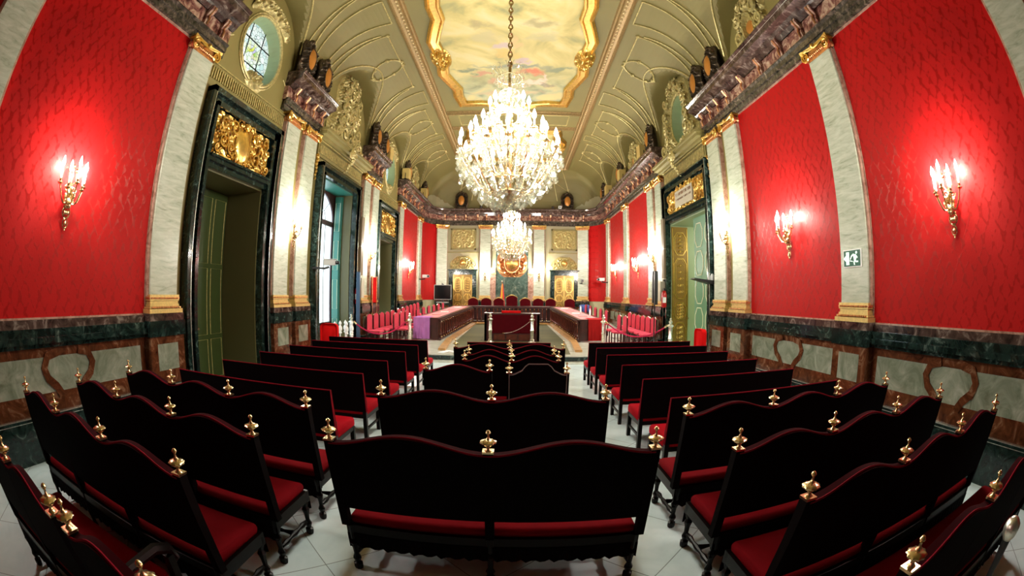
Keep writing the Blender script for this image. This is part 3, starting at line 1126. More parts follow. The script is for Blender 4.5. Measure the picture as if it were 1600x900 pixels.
pediment('L')
pediment('R')
m = mk('oldgold')
for side, yc in (('L', 6.2), ('L', 16.0)):
    m.T = wallT(side, yc)
    m.box(-1.45, 1.45, 0, .03, 5.78, 5.80)
    for i in range(40):
        x = -1.4 + i * 2.8 / 39
        m.box(x - .016, x + .016, 0, .03, 5.50, 5.72)
    for e in (-1.3, 1.3):
        m.tube([(e, .01, 5.9), (e, .01, 6.4), (e * .82, .01, 6.55)], .015, 5)
m.build('wall_left_trim', kind='structure')

# gilded pendants hanging beside the frames
for i, (sd, yy) in enumerate((('L', 9.5), ('R', 9.42))):
    o = mk('gold')
    o.T = wallT(sd, yy, 5.1)
    for k in range(7):
        o.ball((.02 * sin(k * 2.1), .06, .28 - k * .10), .06 - .005 * k, 6, (1, 1, 1.4))
    ob = o.build('gilded_drop', smooth=True)
    tag(ob, ['gilded fruit drop beside the top of the tall left window surround', 'gilded fruit drop beside the lettered overdoor on the right'][i], 'ornament')


# ------------------------------------------------------------------ door leaves, reveals
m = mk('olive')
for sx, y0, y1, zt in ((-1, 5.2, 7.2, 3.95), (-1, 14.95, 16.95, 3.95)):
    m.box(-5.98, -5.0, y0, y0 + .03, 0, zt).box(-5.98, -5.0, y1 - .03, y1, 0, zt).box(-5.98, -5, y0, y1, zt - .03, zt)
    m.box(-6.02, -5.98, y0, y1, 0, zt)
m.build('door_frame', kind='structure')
m = mk('wall_green')
m.box(6.0, 8.2, 12.62, 12.75, 0, 4.4).box(8.1, 8.2, 7.5, 12.5, 0, 4.4).box(6.0, 8.2, 7.4, 7.5, 0, 4.4).box(6.0, 8.2, 7.5, 12.5, 4.3, 4.4)
m.mat('green').box(8.0, 8.1, 7.5, 12.45, 0, .35)
m.mat('floor').box(5.0, 8.2, 7.5, 12.5, -.2, 0.001)
m.build('wall_corridor', kind='structure')
m = mk('wall_green')
m.box(5.0, 6.0, 9.60, 9.64, 0, 4.15).box(5.0, 6.0, 12.60, 12.64, 0, 4.15).box(5, 6, 9.62, 12.62, 4.12, 4.16)
m.build('door_frame', kind='structure')


def leaf_panels(m, x0, x1, z0, z1, rows, d0, bead, cutc=.07, th=.018):
    """cut-corner beading frames; local (a,d,h)"""
    zz = z0
    tot = sum(rows)
    for r in rows:
        hgt = (z1 - z0) * r / tot
        a, b, c, d = x0, x1, zz + .06, zz + hgt - .06
        k = cutc
        pts = [(a + k, c), (b - k, c), (b, c + k * 1.5), (b, d - k * 1.5), (b - k, d), (a + k, d), (a, d - k * 1.5), (a, c + k * 1.5)]
        m.mat(bead)
        m.tube([(p[0], d0, p[1]) for p in pts], th, 5, closed=True)
        zz += hgt


def door_leaf(name, T, w, h, paint, bead, label, cols=2, rows=(1, 1.2, 1.2, 1.1), gilt=False, cat='door', plainpanels=False):
    o = empty(name, (0, 0, 0), label=label, cat=cat)
    m = mk(paint)
    m.T = T
    m.box(0, w, -.05, 0, 0.02, h)
    m.build('leaf', o)
    for c in range(cols):
        m = M()
        m.T = T
        x0 = w * (c + .12) / cols
        x1 = w * (c + .88) / cols
        if gilt:
            m.mat('gold').box(x0 - .05, x0 - .03, 0, .02, .08, h - .05).box(x1 + .03, x1 + .05, 0, .02, .08, h - .05)
        if plainpanels:
            zz = .1
            for r in rows:
                hh = (h - .2) * r / sum(rows)
                m.mat(bead)
                m.tube([(x0, .003, zz + .05), (x1, .003, zz + .05), (x1, .003, zz + hh - .05), (x0, .003, zz + hh - .05)], .009, 4, closed=True)
                zz += hh
        else:
            leaf_panels(m, x0, x1, .12, h - .12, rows, .004, bead, .25 * (x1 - x0), .02 if gilt else .016)
            if gilt:
                leaf_panels(m, x0 + .06, x1 - .06, .16, h - .16, rows, .004, bead, .2 * (x1 - x0), .008)
                zz = .12
                for r in rows:
                    hh = (h - .24) * r / sum(rows)
                    mid = zz + hh / 2
                    cxx = (x0 + x1) / 2
                    for q in range(5):
                        zq = mid + (q - 2) * hh * .15
                        m.ball((cxx, .01, zq), .038, 6, (1, .5, 1.2))
                        for sg in (-1, 1):
                            scroll(m, (cxx + sg * .07, .012, zq), .04, 1.2, .010, flip=sg, n=9)
                    zz += hh
        m.build('panel_beading', o, gilt)
    m = mk('brass')
    m.T = T
    m.lathe([(.02, 0), (.02, .03), (.035, .05), (.03, .08)], (w * .94, 0, h * .3), 10, 'y')
    m.build('door_knob', o, True)
    return o


def TL(x, y, ax, ay, dx, dy):
    """local a axis (ax,ay), d axis (dx,dy)"""
    return Matrix(((ax, dx, 0, x), (ay, dy, 0, y), (0, 0, 1, 0), (0, 0, 0, 1)))


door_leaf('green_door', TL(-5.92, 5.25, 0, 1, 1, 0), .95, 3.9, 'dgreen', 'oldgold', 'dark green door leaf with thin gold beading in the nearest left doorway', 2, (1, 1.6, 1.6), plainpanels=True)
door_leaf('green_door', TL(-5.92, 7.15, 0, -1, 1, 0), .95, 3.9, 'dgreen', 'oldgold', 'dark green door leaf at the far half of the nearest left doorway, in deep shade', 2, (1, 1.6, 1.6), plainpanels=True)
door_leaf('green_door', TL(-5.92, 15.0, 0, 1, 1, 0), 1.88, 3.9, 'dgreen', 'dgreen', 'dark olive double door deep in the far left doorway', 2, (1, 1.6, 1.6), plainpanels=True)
door_leaf('gilded_door', TL(5.02, 12.56, 1, 0, 0, -1), .56, 4.08, 'gpaint', 'gold', 'gilded door leaf standing open at the far jamb of the right doorway', 1, (1.1, .7, 1.5, .9), gilt=True)
door_leaf('panelled_green_door', TL(5.12, 11.02, 0, -1, -1, 0), 1.37, 4.08, 'lgreen', 'cream', 'light green door leaf with cream cut-corner beading at the right doorway', 2, (1, 1, 1, 1, 1))

lamp('corridor_fill', (7.2, 10.5, 3.6), 160, .15)  # unseen point light added to brighten the corridor

# back doors with marble frames, cartouches and square reliefs
for i, x in enumerate((-2.93, 2.90)):
    yb = YB - .02
    word = ['left', 'right'][i]
    mm = M()
    mm.T = backT(x, yb, 0)
    mm.mat('green')
    for sg in (-1, 1):
        a, b = sorted((sg * .56, sg * .80))
        mm.box(a, b, -.02, .12, .5, 3.02)
    mm.box(-.80, .80, -.02, .12, 3.02, 3.26)
    mm.box(-.86, .86, -.02, .17, 3.26, 3.32)
    mm.build('door_trim', kind='structure')
    for k in (0, 1):
        T = backT(x, yb, .48) @ Matrix.Translation((-.56 if k == 0 else .56, .06, 0)) @ (Matrix.Identity(4) if k == 0 else Matrix.Scale(-1, 4, (1, 0, 0)))
        door_leaf('gilded_door', T, .555, 2.54, 'gpaint', 'gold', 'gilded %s leaf of the %s double door in the far wall' % (['left', 'right'][k], word), 1, (1.3, .8, 1.4), gilt=True)
    oo = mk('oldgold')
    oo.T = backT(x, yb, 3.72)
    relief(oo, 1.5, .72, 60, 34, .10, [(.36, -.08, .24, 7, 1), (.60, -.16, .18, 7, 1), (.2, .2, .16, 6, 1), (.3, -.22, .15, 6, 1)],
           mask=lambda a, b: 1.15 - abs(a) / .75 - max(0, (b + .1)) / .62, base=.01, cartouche=(.20, .27, 1.1))
    oo.mat('gold').lathe([(.18, .08), (.16, .12), (.09, .15), (.01, .16)], (0, .0, 0), 16, 'y')
    tag(oo.build('door_cartouche', smooth=True), 'gilded cartouche with scrolls over the %s door of the far wall' % word, 'ornament')
    oo = mk('oldgold')
    oo.T = backT(x, yb, 5.08)
    relief(oo, 1.32, 1.06, 60, 48, .07, [(.30, .25, .22, 7, 1), (.42, -.05, .22, 7, 1), (.25, -.32, .22, 7, 1), (0, .38, .14, 5, 1), (0, -.05, .12, 5, 0)], base=.02)
    oo.mat('wall')
    for (a, b, c, d) in ((-.74, -.66, -.62, .62), (.66, .74, -.62, .62), (-.74, .74, .54, .62), (-.74, .74, -.62, -.54)):
        oo.box(a, b, 0, .07, c, d)
    tag(oo.build('square_relief'), 'square olive relief of an urn and foliage high above the %s far door' % word, 'relief')
    m = mk('wall')
    m.T = backT(x, yb, 0)
    m.box(-.92, .92, 0, .05, 4.28, 4.34)
    m.build('trim_3', kind='structure')

# centre niche of the far wall
m = M()
m.T = backT(-.1, YB - .02, 0)
m.mat('slab').box(-.92, .92, 0, .08, .5, 4.5)
m.mat('pink').box(-1.24, -.92, 0, .11, .5, 3.4).box(.92, 1.24, 0, .11, .5, 3.4)
m.mat('goldp').box(-1.25, -.91, 0, .13, 3.05, 3.14).box(.91, 1.25, 0, .13, 3.05, 3.14)
m.build('trim_4', kind='structure')
o = empty('coat_of_arms', (-.1, YB - .1, 3.7), label='gilded coat-of-arms cartouche on the green slab behind the judges', cat='ornament')
m = mk('copper')
m.T = Matrix(((1, 0, 0, 0), (0, -1, 0, 0), (0, 0, 1, 0), (0, 0, 0, 1)))
relief(m, 1.7, 1.6, 72, 60, .16, [(.55, .1, .26, 7, 1), (.45, -.3, .24, 7, 1), (.2, -.6, .2, 7, 1), (.5, .5, .22, 6, 1), (.12, .65, .2, 6, 1)],
       mask=lambda a, b: 1.1 - math.hypot(a / .82, b / .82), base=.01, cartouche=(.40, .50, .9))
m.build('scroll_border', o, True)
m = mk('gold')
m.T = Matrix(((1, 0, 0, 0), (0, -1, 0, 0), (0, 0, 1, 0), (0, 0, 0, 1)))
m.lathe([(.36, .10), (.34, .15), (.2, .2), (.01, .22)], (0, 0, 0), 20, 'y')
m.build('shield', o, True)

# ------------------------------------------------------------------ windows on the left
def oval_window(side, yc, zc, ry, rz, label, glass='stained', idx=1):
    T = wallT(side, yc, zc)
    o = empty('window_%d' % idx, (0, 0, 0), kind='structure')
    n = 40
    m = mk('bluegrey' if False else 'wall')
    # splayed, painted reveal
    m = mk('wall_green')
    m.T = T
    vs, fs = [], []
    for i in range(n):
        a = 2 * pi * i / n
        vs += [(ry * cos(a), .0, rz * sin(a)), (ry * .92 * cos(a), -.30, rz * .92 * sin(a))]
    for i in range(n):
        j = (i + 1) % n
        fs.append((2 * i, 2 * j, 2 * j + 1, 2 * i + 1))
    m.add(vs, fs)
    m.build('window_frame', o)
    m = mk('oldgold')
    m.T = T
    for k, rr, dd in ((1.04, .035, .02), (1.12, .022, .015)):
        m.tube([(ry * k * cos(2 * pi * i / n), dd, rz * k * sin(2 * pi * i / n)) for i in range(n)], rr, 6, closed=True)
    m.build('window_frame', o, True)
    if glass == 'stained':
        g = mk('stained')
        g.add([(.92 * ry * cos(2 * pi * i / n), 0, .92 * rz * sin(2 * pi * i / n)) for i in range(n)] + [(0, 0, 0)], [(i, (i + 1) % n, n) for i in range(n)])
        go = g.build('window_pane', o)
        go.matrix_local = T @ Matrix.Translation((0, -.28, 0))
        m = mk('lead')
        m.T = T
        for u in (-.36, .36):
            e = sqrt(1 - (u / .92) ** 2)
            m.tube([(ry * u, -.26, -rz * .92 * e), (ry * u, -.26, rz * .92 * e)], .014, 5)
            m.tube([(-ry * .92 * e, -.26, rz * u), (ry * .92 * e, -.26, rz * u)], .014, 5)
        m.build('muntin', o)
    else:
        m = mk('lgreen')
        m.T = T
        for sg in (-1, 1):
            pts = [(sg * .012, -rz * .86), (sg * .012, rz * .86)]
            for i in range(1, 14):
                a = pi / 2 - pi * i / 14
                pts.append((sg * ry * .86 * cos(a), rz * .86 * sin(a)))
            m.prism([(p[0], p[1]) for p in pts], -.40, -.36)
        m.build('shutter', o)
        m = mk('lead')
        m.T = T
        m.box(-.012, .012, -.40, -.37, -rz * .8, rz * .8)
        m.ball((-.08, -.35, 0), .02)
        m.build('shutter_latch', o)
    return o


oval_window('L', 6.2, 6.75, .74, .78, '', 'stained', 1)
oval_window('L', 16.1, 6.85, .68, .78, '', 'stained', 2)
oval_window('R', 11.15, 7.20, .64, .76, '', 'shutter', 3)


def cresting(side, yc, zc, kind, label):
    m = mk('oldgold')
    m.T = wallT(side, yc, zc)
    if kind == 'top':        # curved garland over an oval window plus a drop below
        relief(m, 1.7, .62, 66, 26, .12, [(0, .08, .16, 5, 1), (.3, .05, .17, 7, 1), (.55, -.08, .16, 7, 1), (.72, -.22, .1, 6, 1)],
               mask=lambda a, b: .9 - abs((b - (.14 - .42 * a * a)) / .2), base=.01)
        md = mk('oldgold')
        md.T = wallT(side, yc, zc - 1.72)
        relief(md, .62, .42, 28, 20, .12, [(0, 0, .14, 5, 1), (.14, .08, .12, 6, 1)], mask=lambda a, b: 1.05 - math.hypot(a / .3, b / .2), base=.01)
        tag(md.build('gilded_drop', smooth=True), 'gilded leaf cluster under the %s stained oval window' % ('nearest' if yc < 10 else 'far'), 'ornament')
    elif kind == 'blind':
        relief(m, 2.7, 2.45, 110, 100, .20, [(0, 1.0, .25, 5, 1), (.28, .85, .22, 6, 1), (.40, .35, .30, 8, 1), (.42, -.25, .30, 8, 1), (.75, -.75, .36, 8, 1), (1.05, -.95, .22, 7, 1), (.25, -.85, .28, 8, 1), (.15, 0.1, .25, 7, 1), (.12, .6, .22, 7, 1), (.1, -.45, .22, 7, 1)],
               mask=lambda a, b: 1.05 - (abs(a) / (.90 + .45 * min(1, max(0, -.2 - b) / .5))) ** 2.2 - (max(0, b - .45) / .80) ** 2, base=.01)
        rocaille(m, [(.30, .92, .16, 1.5, 1), (.50, .55, .18, 1.6, 2.5), (.30, .25, .20, 1.6, 4), (.58, .05, .18, 1.5, 1), (.32, -.28, .20, 1.6, 0), (.62, -.45, .2, 1.5, 3), (.35, -.75, .2, 1.6, 5), (.85, -.85, .22, 1.6, 2), (1.15, -1.05, .13, 1.4, 1), (.12, .65, .10, 1.3, 0), (.12, -.05, .1, 1.3, 3), (0, 1.05, .12, 1.4, 0)], .18, .045)
    elif kind == 'oval':
        relief(m, 2.7, 2.45, 110, 100, .18, [(0, 1.02, .25, 5, 1), (.33, .85, .22, 6, 1), (.62, .4, .22, 7, 1), (.70, -.05, .2, 7, 1), (.65, -.5, .22, 7, 1), (.95, -.7, .3, 8, 1), (1.1, -1.0, .2, 7, 1), (.35, -.95, .25, 7, 1), (0, -1.05, .22, 6, 1)],
               mask=lambda a, b: (min(1.0, 1.08 - (abs(a) / (.88 + (.42 * min(1, max(0, (-.3 - b)) / .4)))) ** 2.2 - (max(0, b - .5) / .8) ** 2) if math.hypot(a / .70, (b - .02) / .82) > 1 else -1), base=.01)
        rocaille(m, [(.28, 1.0, .15, 1.5, 1), (.62, .72, .16, 1.6, 2.5), (.80, .30, .15, 1.6, 4), (.86, -.15, .15, 1.5, 1), (.80, -.55, .17, 1.6, 0), (1.1, -.75, .2, 1.5, 3), (.42, -.98, .15, 1.6, 5), (1.2, -1.08, .12, 1.4, 1), (0, 1.1, .12, 1.4, 0)], .17, .04)
    elif kind == 'shield':
        relief(m, 2.1, 1.75, 80, 70, .18, [(0, .66, .22, 10, .1), (.35, .45, .2, 6, 1), (.48, .0, .24, 7, 1), (.5, -.45, .28, 8, 1), (.85, -.6, .22, 7, 1), (.15, -.6, .2, 7, 1)],
               mask=lambda a, b: 1.1 - (abs(a) / (.62 + .38 * min(1, max(0, -b) / .5))) ** 2 - (max(0, b - .45) / .5) ** 2, base=.01, cartouche=(.21, .34, .6))
        rocaille(m, [(.40, .35, .16, 1.5, 1), (.45, -.05, .17, 1.6, 2.5), (.50, -.48, .20, 1.6, 4), (.80, -.62, .14, 1.4, 1), (.18, .62, .10, 1.3, 0), (.2, -.62, .12, 1.3, 3)], .16, .04)
        m.mat('amber').lathe([(.17, .10), (.16, .13), (.1, .15), (.01, .155)], (0, 0, 0), 16, 'y')
    ob = m.build('gilded_cresting', smooth=True)
    tag(ob, label, 'ornament')
    return ob


cresting('L', 6.2, 7.72, 'top', 'gilded garland over the nearest stained oval window')
cresting('L', 16.1, 7.80, 'top', 'gilded garland over the far stained oval window')
cresting('L', 11.15, 7.22, 'blind', 'tall olive-gold rocaille ornament above the tall left window')
cresting('R', 11.15, 7.22, 'oval', 'olive-gold rocaille frame around the green-shuttered oval window')
cresting('R', 6.2, 7.36, 'shield', 'gilt rocaille cartouche with amber oval above the right entablature, nearest lunette')
cresting('R', 2.4, 7.36, 'shield', 'gilt rocaille cartouche of the right lunette cut by the top frame edge')
cresting('R', 16.1, 7.36, 'shield', 'gilt rocaille cartouche in the right lunette beyond the shuttered oval')
cresting('L', 19.9, 7.36, 'shield', 'gilt rocaille cartouche in the far left lunette near the apse')
cresting('L', 2.4, 7.36, 'shield', 'gilt rocaille cartouche of the left lunette above the nearest red wall')
for i, (sd, yc) in enumerate((('L', 11.15), ('R', 11.15))):
    m = mk('oldgold')
    m.T = wallT(sd, yc, 5.88)
    m.lathe([(.17, .36), (.19, .40), (.12, .44), (.09, .42), (.05, .46), (.01, .47)], (0, 0, .04), 14, 'y', rib=.05)
    for k in range(6):
        m.ball((.04 * sin(k * 2), .40 - .05 * k, -.16 - .07 * k), .07 - .007 * k, 6)
    for sg in (-1, 1):
        scroll(m, (sg * .17, .40, 0), .10, 1.5, .03, flip=sg)
    tag(m.build('rosette_drop', smooth=True), ['rosette with leafy drop on the cornice over the left window', 'rosette with leafy drop on the cornice over the right doorway'][i], 'ornament')

# tall arched window in left bay C
o = empty('window_4', (0, 0, 0), kind='structure')
m = mk('mahog')
T = wallT('L', 11.15)
m.T = T
for (a, b, c, d) in ((-1.2, -1.05, .0, 4.95), (1.05, 1.2, 0, 4.95), (-.05, .05, .0, 3.95), (-1.2, 1.2, 3.93, 4.08), (-1.2, 1.2, 0.0, 1.0)):
    m.box(a, b, -.66, -.58, c, d)
n = 24
arc = [(1.05 * cos(pi * i / n), 4.08 + .82 * sin(pi * i / n)) for i in range(n + 1)]
for p, q in zip(arc, arc[1:]):
    m.prism([(p[0], p[1]), (q[0], q[1]), (q[0], 4.97), (p[0], 4.97)], -.66, -.58)
m.build('window_frame', o)
m = mk('glass')
m.T = T
m.add([(-1.1, -.62, 1.0), (1.1, -.62, 1.0), (1.1, -.62, 4.95), (-1.1, -.62, 4.95)], [(0, 1, 2, 3)])
m.build('window_pane', o)
m = mk('lead')
m.T = T
for x in (-.54, .54):
    m.tube([(x, -.6, 1.0), (x, -.6, 3.95)], .010, 4)
for x in (-.5, 0, .5):
    m.tube([(x * .15, -.6, 4.08), (x * 1.7, -.6, 4.75)], .010, 4)
m.tube([(.5 * cos(pi * i / 12), -.6, 4.08 + .42 * sin(pi * i / 12)) for i in range(13)], .010, 4)
m.build('muntin', o)
m = mk('teal')
m.T = T
m.box(-1.2, 1.2, -.98, 0, 4.95, 4.98)
m.mat('olive').box(1.17, 1.2, -.58, 0, 0, 4.95).box(-1.2, -1.17, -.58, 0, 0, 4.95)
m.build('window_sill', o)
for (xa, lab) in ((1.0, 'teal folded shutter leaf at the far side of the tall left window'), (-1.12, 'olive green folded shutter leaf at the near side of the tall left window')):
    ob = empty('window_shutter', (0, 0, 0), label=lab, cat='shutter')
    m = mk('teal' if xa > 0 else 'wall_green')
    m.T = T
    if xa > 0:
        m.box(1.11, 1.165, -.57, -.30, .05, 4.9)
        m.box(1.07, 1.11, -.55, -.33, .05, 4.9)
    else:
        m.box(-1.165, -1.12, -.40, .02, .05, 4.9)
    m.build('shutter_leaf', ob)
    m = mk('cream')
    m.T = T
    xx = 1.068 if xa > 0 else -1.118
    for z0 in (.2, 1.4, 2.6, 3.8):
        d0, d1 = (-.52, -.36) if xa > 0 else (-.36, -.03)
        m.tube([(xx, d0, z0), (xx, d1, z0), (xx, d1, z0 + .9), (xx, d0, z0 + .9)], .007, 4, closed=True)
    m.build('panel_beading', ob)

# ------------------------------------------------------------------ ceiling painting
def outline(k=0.0):
    """quarter-symmetric scalloped outline, centre (0, 11.1)"""
    q = [(0, 3.62), (.35, 3.52), (.75, 3.30), (1.15, 3.20), (1.75, 3.22), (1.82, 2.7), (1.78, 2.1), (1.95, 1.55), (2.10, 1.0), (2.05, .45), (2.05, 0)]
    q = [(x + (k if x > .3 else 0) * (1 if x > 0 else 0), y + k * (1 if y > 2.8 else 0)) for x, y in q]
    full = q + [(x, -y) for x, y in reversed(q[:-1])] + [(-x, -y) for x, y in q[1:]] + [(-x, y) for x, y in reversed(q[1:-1])]
    return full


for i, (yc, lab) in enumerate(((11.1, 'large scalloped ceiling painting of clouds and faint figures above the first chandelier'), (19.3, 'ceiling painting beyond the second chandelier'), (1.6, 'ceiling painting directly overhead, mostly outside the frame'))):
    if i == 2:
        continue
    sc_ = (1.0 if i == 0 else .58)
    o = empty('ceiling_painting', (0.0, yc, ZC - .03), label=lab, cat='painting')
    m = mk('canvas')
    P = [(x, y * sc_) for x, y in outline()]
    m.add([(x, y, 0) for x, y in P] + [(0, 0, 0)], [(k, (k + 1) % len(P), len(P)) for k in range(len(P))])
    m.build('canvas', o)
    m = mk('gold')
    PR = P[::-1]
    m.sweep(PR, [(-.32, .03), (-.32, -.05), (-.25, -.11), (-.20, -.05), (-.05, -.05), (-.01, -.10), (.04, -.10), (.06, .01)], closed=True)
    m.mat('goldp')
    for a, b in zip(PR, PR[1:] + PR[:1]):
        L = math.hypot(b[0] - a[0], b[1] - a[1])
        for t in range(int(L / .11)):
            u = (t + .5) / max(1, int(L / .11))
            m.ball((a[0] + (b[0] - a[0]) * u, a[1] + (b[1] - a[1]) * u, -.075), .026, 5)
    m.build('picture_frame', o)
    for sg in (-1, 1):
        m = mk('copper' if False else 'gold')
        m.T = Matrix.Translation((sg * 2.16, 0, -.02)) @ Matrix(((0, 0, 1, 0), (1, 0, 0, 0), (0, -1, 0, 0), (0, 0, 0, 1)))
        relief(m, 1.25, .62, 56, 28, .20, [(0, 0, .22, 6, 1), (.25, .05, .2, 7, 1), (.45, -.02, .16, 7, 1), (.12, .2, .12, 6, 1)], mask=lambda a, b: 1.08 - math.hypot(a / .6, b / .28), base=0)
        m.build('carved_boss', o, True)

# thin raised mouldings on the cove -----------------------------------------
def cpt(s, y, t):
    """point on the cove surface; t 0 at the cornice .. 1 at the flat ceiling"""
    d = CA * (1 - cos(pi / 2 * t)) * 1.0
    x = 5 - d
    return (s * (x - .015), y, cove_z(d) - .015)


m = mk('oldgold')
for s in (1, -1):
    for yp in (4.42, 8.48, 13.82, 17.92):
        wb = .95 if yp in (8.48, 13.82) else .55
        for off in (-wb, -wb * .55, wb * .55, wb):
            tmax = .93 if abs(off) < wb else .80
            m.tube([cpt(s, yp + off * (.45 + .55 * (i / 14)), .12 + (tmax - .12) * i / 14) for i in range(15)], .021, 5)
        tt = .93
        m.tube([cpt(s, yp - wb * .55, tt), cpt(s, yp + wb * .55, tt)], .021, 5)
    for (yc, hw, zt) in LUN:
        # rectangular field with round wreath above each lunette
        for dy in (-1, 1):
            m.tube([cpt(s, yc + dy * hw * (1.00 - .12 * (i / 12)), .25 + .6 * i / 12) for i in range(13)], .021, 5)
        m.tube([cpt(s, yc - hw * .88, .85), cpt(s, yc + hw * .88, .85)], .021, 5)
        R0 = .42
        pts = []
        for i in range(24):
            a = 2 * pi * i / 24
            pts.append(cpt(s, yc + R0 * 1.05 * cos(a), .70 + .155 * sin(a)))
        m.tube(pts, .024, 5, closed=True)
        # archivolt following the groin
        pts = []
        for i in range(25):
            u = -1 + 2 * i / 24
            z = 6.6 + (zt - 6.6) * sqrt(max(0, 1 - u * u)) + .10
            if z < 6.95:
                continue
            q = (z - ZS) / (ZC - ZS)
            d = CA * (1 - sqrt(max(0, 1 - q * q)))
            pts.append((s * (5 - d - .02), yc + u * hw * 1.06, z))
        m.tube(pts, .026, 5)
        for (dy, tt2, rr) in ((.42, .74, .07), (-.42, .74, .07), (0, .545, .085), (.1, .86, .06), (-.1, .86, .06), (hw * .88, .85, .06), (-hw * .88, .85, .06), (.3, .6, .055), (-.3, .6, .055)):
            p = cpt(s, yc + dy, tt2)
            for k in range(4):
                m.ball((p[0] + rr * .5 * cos(k * 1.7), p[1] + rr * .6 * sin(k * 1.7), p[2]), rr * .62, 6)
m.build('ceiling_trim', kind='structure')
# apse cove ribs
m = mk('oldgold')
for x in (-3.3, -2.5, -1.0, 1.0, 2.5, 3.3):
    pts = []
    for i in range(14):
        t = .15 + .75 * i / 13
        d = CA * (1 - cos(pi / 2 * t))
        xx = x * (1 - .25 * i / 13)
        pts.append((xx, YB - d - .02, ceil_z(xx, YB - d) - .02))
    m.tube(pts, .02, 5)
m.tube([(-4 + 8 * i / 40, YB - .35 - .1 * cos(i * .8), ceil_z(-4 + 8 * i / 40, YB - .35 - .1 * cos(i * .8)) - .02) for i in range(41) if abs(-4 + 8 * i / 40) < 3.4], .018, 5)
m.build('ceiling_trim', kind='structure')


# ================================================================== THINGS
# ------------------------------------------------------------------ cornice cartouches and lamp boxes
def emblem():
    o = empty('cornice_cartouche', (0, 0, 0), cat='ornament')
    m = mk('bronze')
    m.T = Matrix(((1, 0, 0, 0), (0, -1, 0, 0), (0, 0, 1, .46), (0, 0, 0, 1)))
    relief(m, .74, .98, 40, 50, .14, [(0, .38, .16, 5, 1), (.22, .2, .15, 6, 1), (.27, -.05, .14, 7, 1), (.22, -.3, .16, 6, 1)], mask=lambda a, b: 1.12 - math.hypot(a / .36, b / .49), base=.02, cartouche=(.17, .27, .6))
    relief(m, .74, .98, 20, 24, .05, [(0, 0, .3, 1, 0)], mask=lambda a, b: 1.12 - math.hypot(a / .36, b / .49), base=.0)
    m.box(-.16, .16, -.16, .0, -.46, .2)
    m.box(-.24, .24, -.2, .12, -.46, -.38)
    m.build('scroll_border', o, True)
    m = mk('amber')
    m.lathe([(.185, -.07), (.18, -.14), (.12, -.19), (.01, -.205)], (0, 0, .0), 16, 'y')
    ob = m.build('oval_boss', o, True)
    ob.scale = (1, 1, 1.65)
    ob.location = (0, 0, .46)
    m = mk('bronze')
    m.ball((0, -.04, .98), .08, 8)
    for sg in (-1, 1):
        m.ball((sg * .12, -.04, .92), .055, 7)
        m.ball((sg * .22, -.03, .80), .05, 7)
    m.build('crest', o, True)
    return o


EM = Kit(emblem)
embs = [('L', 7.75, 'first bronze cartouche with amber oval on the left cornice block, nearest'), ('L', 8.75, 'second bronze cartouche on the nearest left cornice block, beside the blind ornament'),
        ('L', 13.3, 'bronze cartouche at the near end of the second left cornice block'), ('L', 14.3, 'bronze cartouche behind the lamp box on the second left cornice block'),
        ('L', 17.9, 'bronze cartouche on the left cornice just past the far oval window'), ('L', 21.6, 'bronze cartouche on the left cornice near the apse corner'),
        ('R', 9.0, 'large bronze cartouche at the end of the near right entablature'), ('R', 8.0, 'bronze cartouche just before the end of the near right entablature'),
        ('R', 13.35, 'bronze cartouche on the right cornice past the shuttered oval window'), ('R', 17.9, 'bronze cartouche standing over a lamp box halfway along the far right cornice'),
        ('R', 21.6, 'bronze cartouche on the right cornice at the apse corner'), ('L', 4.4, 'dark bronze cartouche on the cornice over the nearest left pilaster'), ('R', 4.4, 'dark bronze cartouche on the right cornice over the pilaster with the exit sign')]
for sd, y, lab in embs:
    sx = 1 if sd == 'R' else -1
    EM.put((sx * 4.74, y, 6.815), -sx * pi / 2, lab)
EM.put((-3.05, 23.98, 6.815), 0, 'bronze cartouche with golden oval on the far cornice, left one')
EM.put((3.05, 23.98, 6.815), 0, 'bronze cartouche with golden oval on the far cornice, right one')


def lampbox():
    o = empty('lamp_box', (0, 0, 0), cat='floodlight')
    m = mk('yellow')
    m.box(-.20, .20, -.15, .15, .04, .50)
    m.build('housing', o)
    mk('lead').box(-.22, .22, -.04, .04, 0, .04).tube([(-.22, 0, .02), (-.22, 0, .28)], .015, 5).tube([(.22, 0, .02), (.22, 0, .28)], .015, 5).build('bracket', o)
    mk('glass').box(-.17, .17, .15, .16, .08, .46).build('lens', o)
    return o


LB = Kit(lampbox)
for sx, y, lab in ((-1, 14.65, 'yellow lamp box on the second left cornice block'), (-1, 17.5, 'yellow lamp box beside the far oval window'), (-1, 21.15, 'small yellow lamp box on the far left cornice'),
                   (1, 14.2, 'yellow lamp box tilted on the right cornice past the shuttered oval'), (1, 17.4, 'square yellow lamp box in the middle of the far right cornice'), (1, 20.2, 'pale lamp box on the right cornice near the apse')):
    LB.put((sx * 4.66, y, 6.815), -sx * pi / 2, lab)


# ------------------------------------------------------------------ sconces
def flame(m, c, k=1.0):
    m.lathe([(.004, 0), (.013 * k, .018 * k), (.015 * k, .035 * k), (.008 * k, .06 * k), (.001, .08 * k)], c, 8)


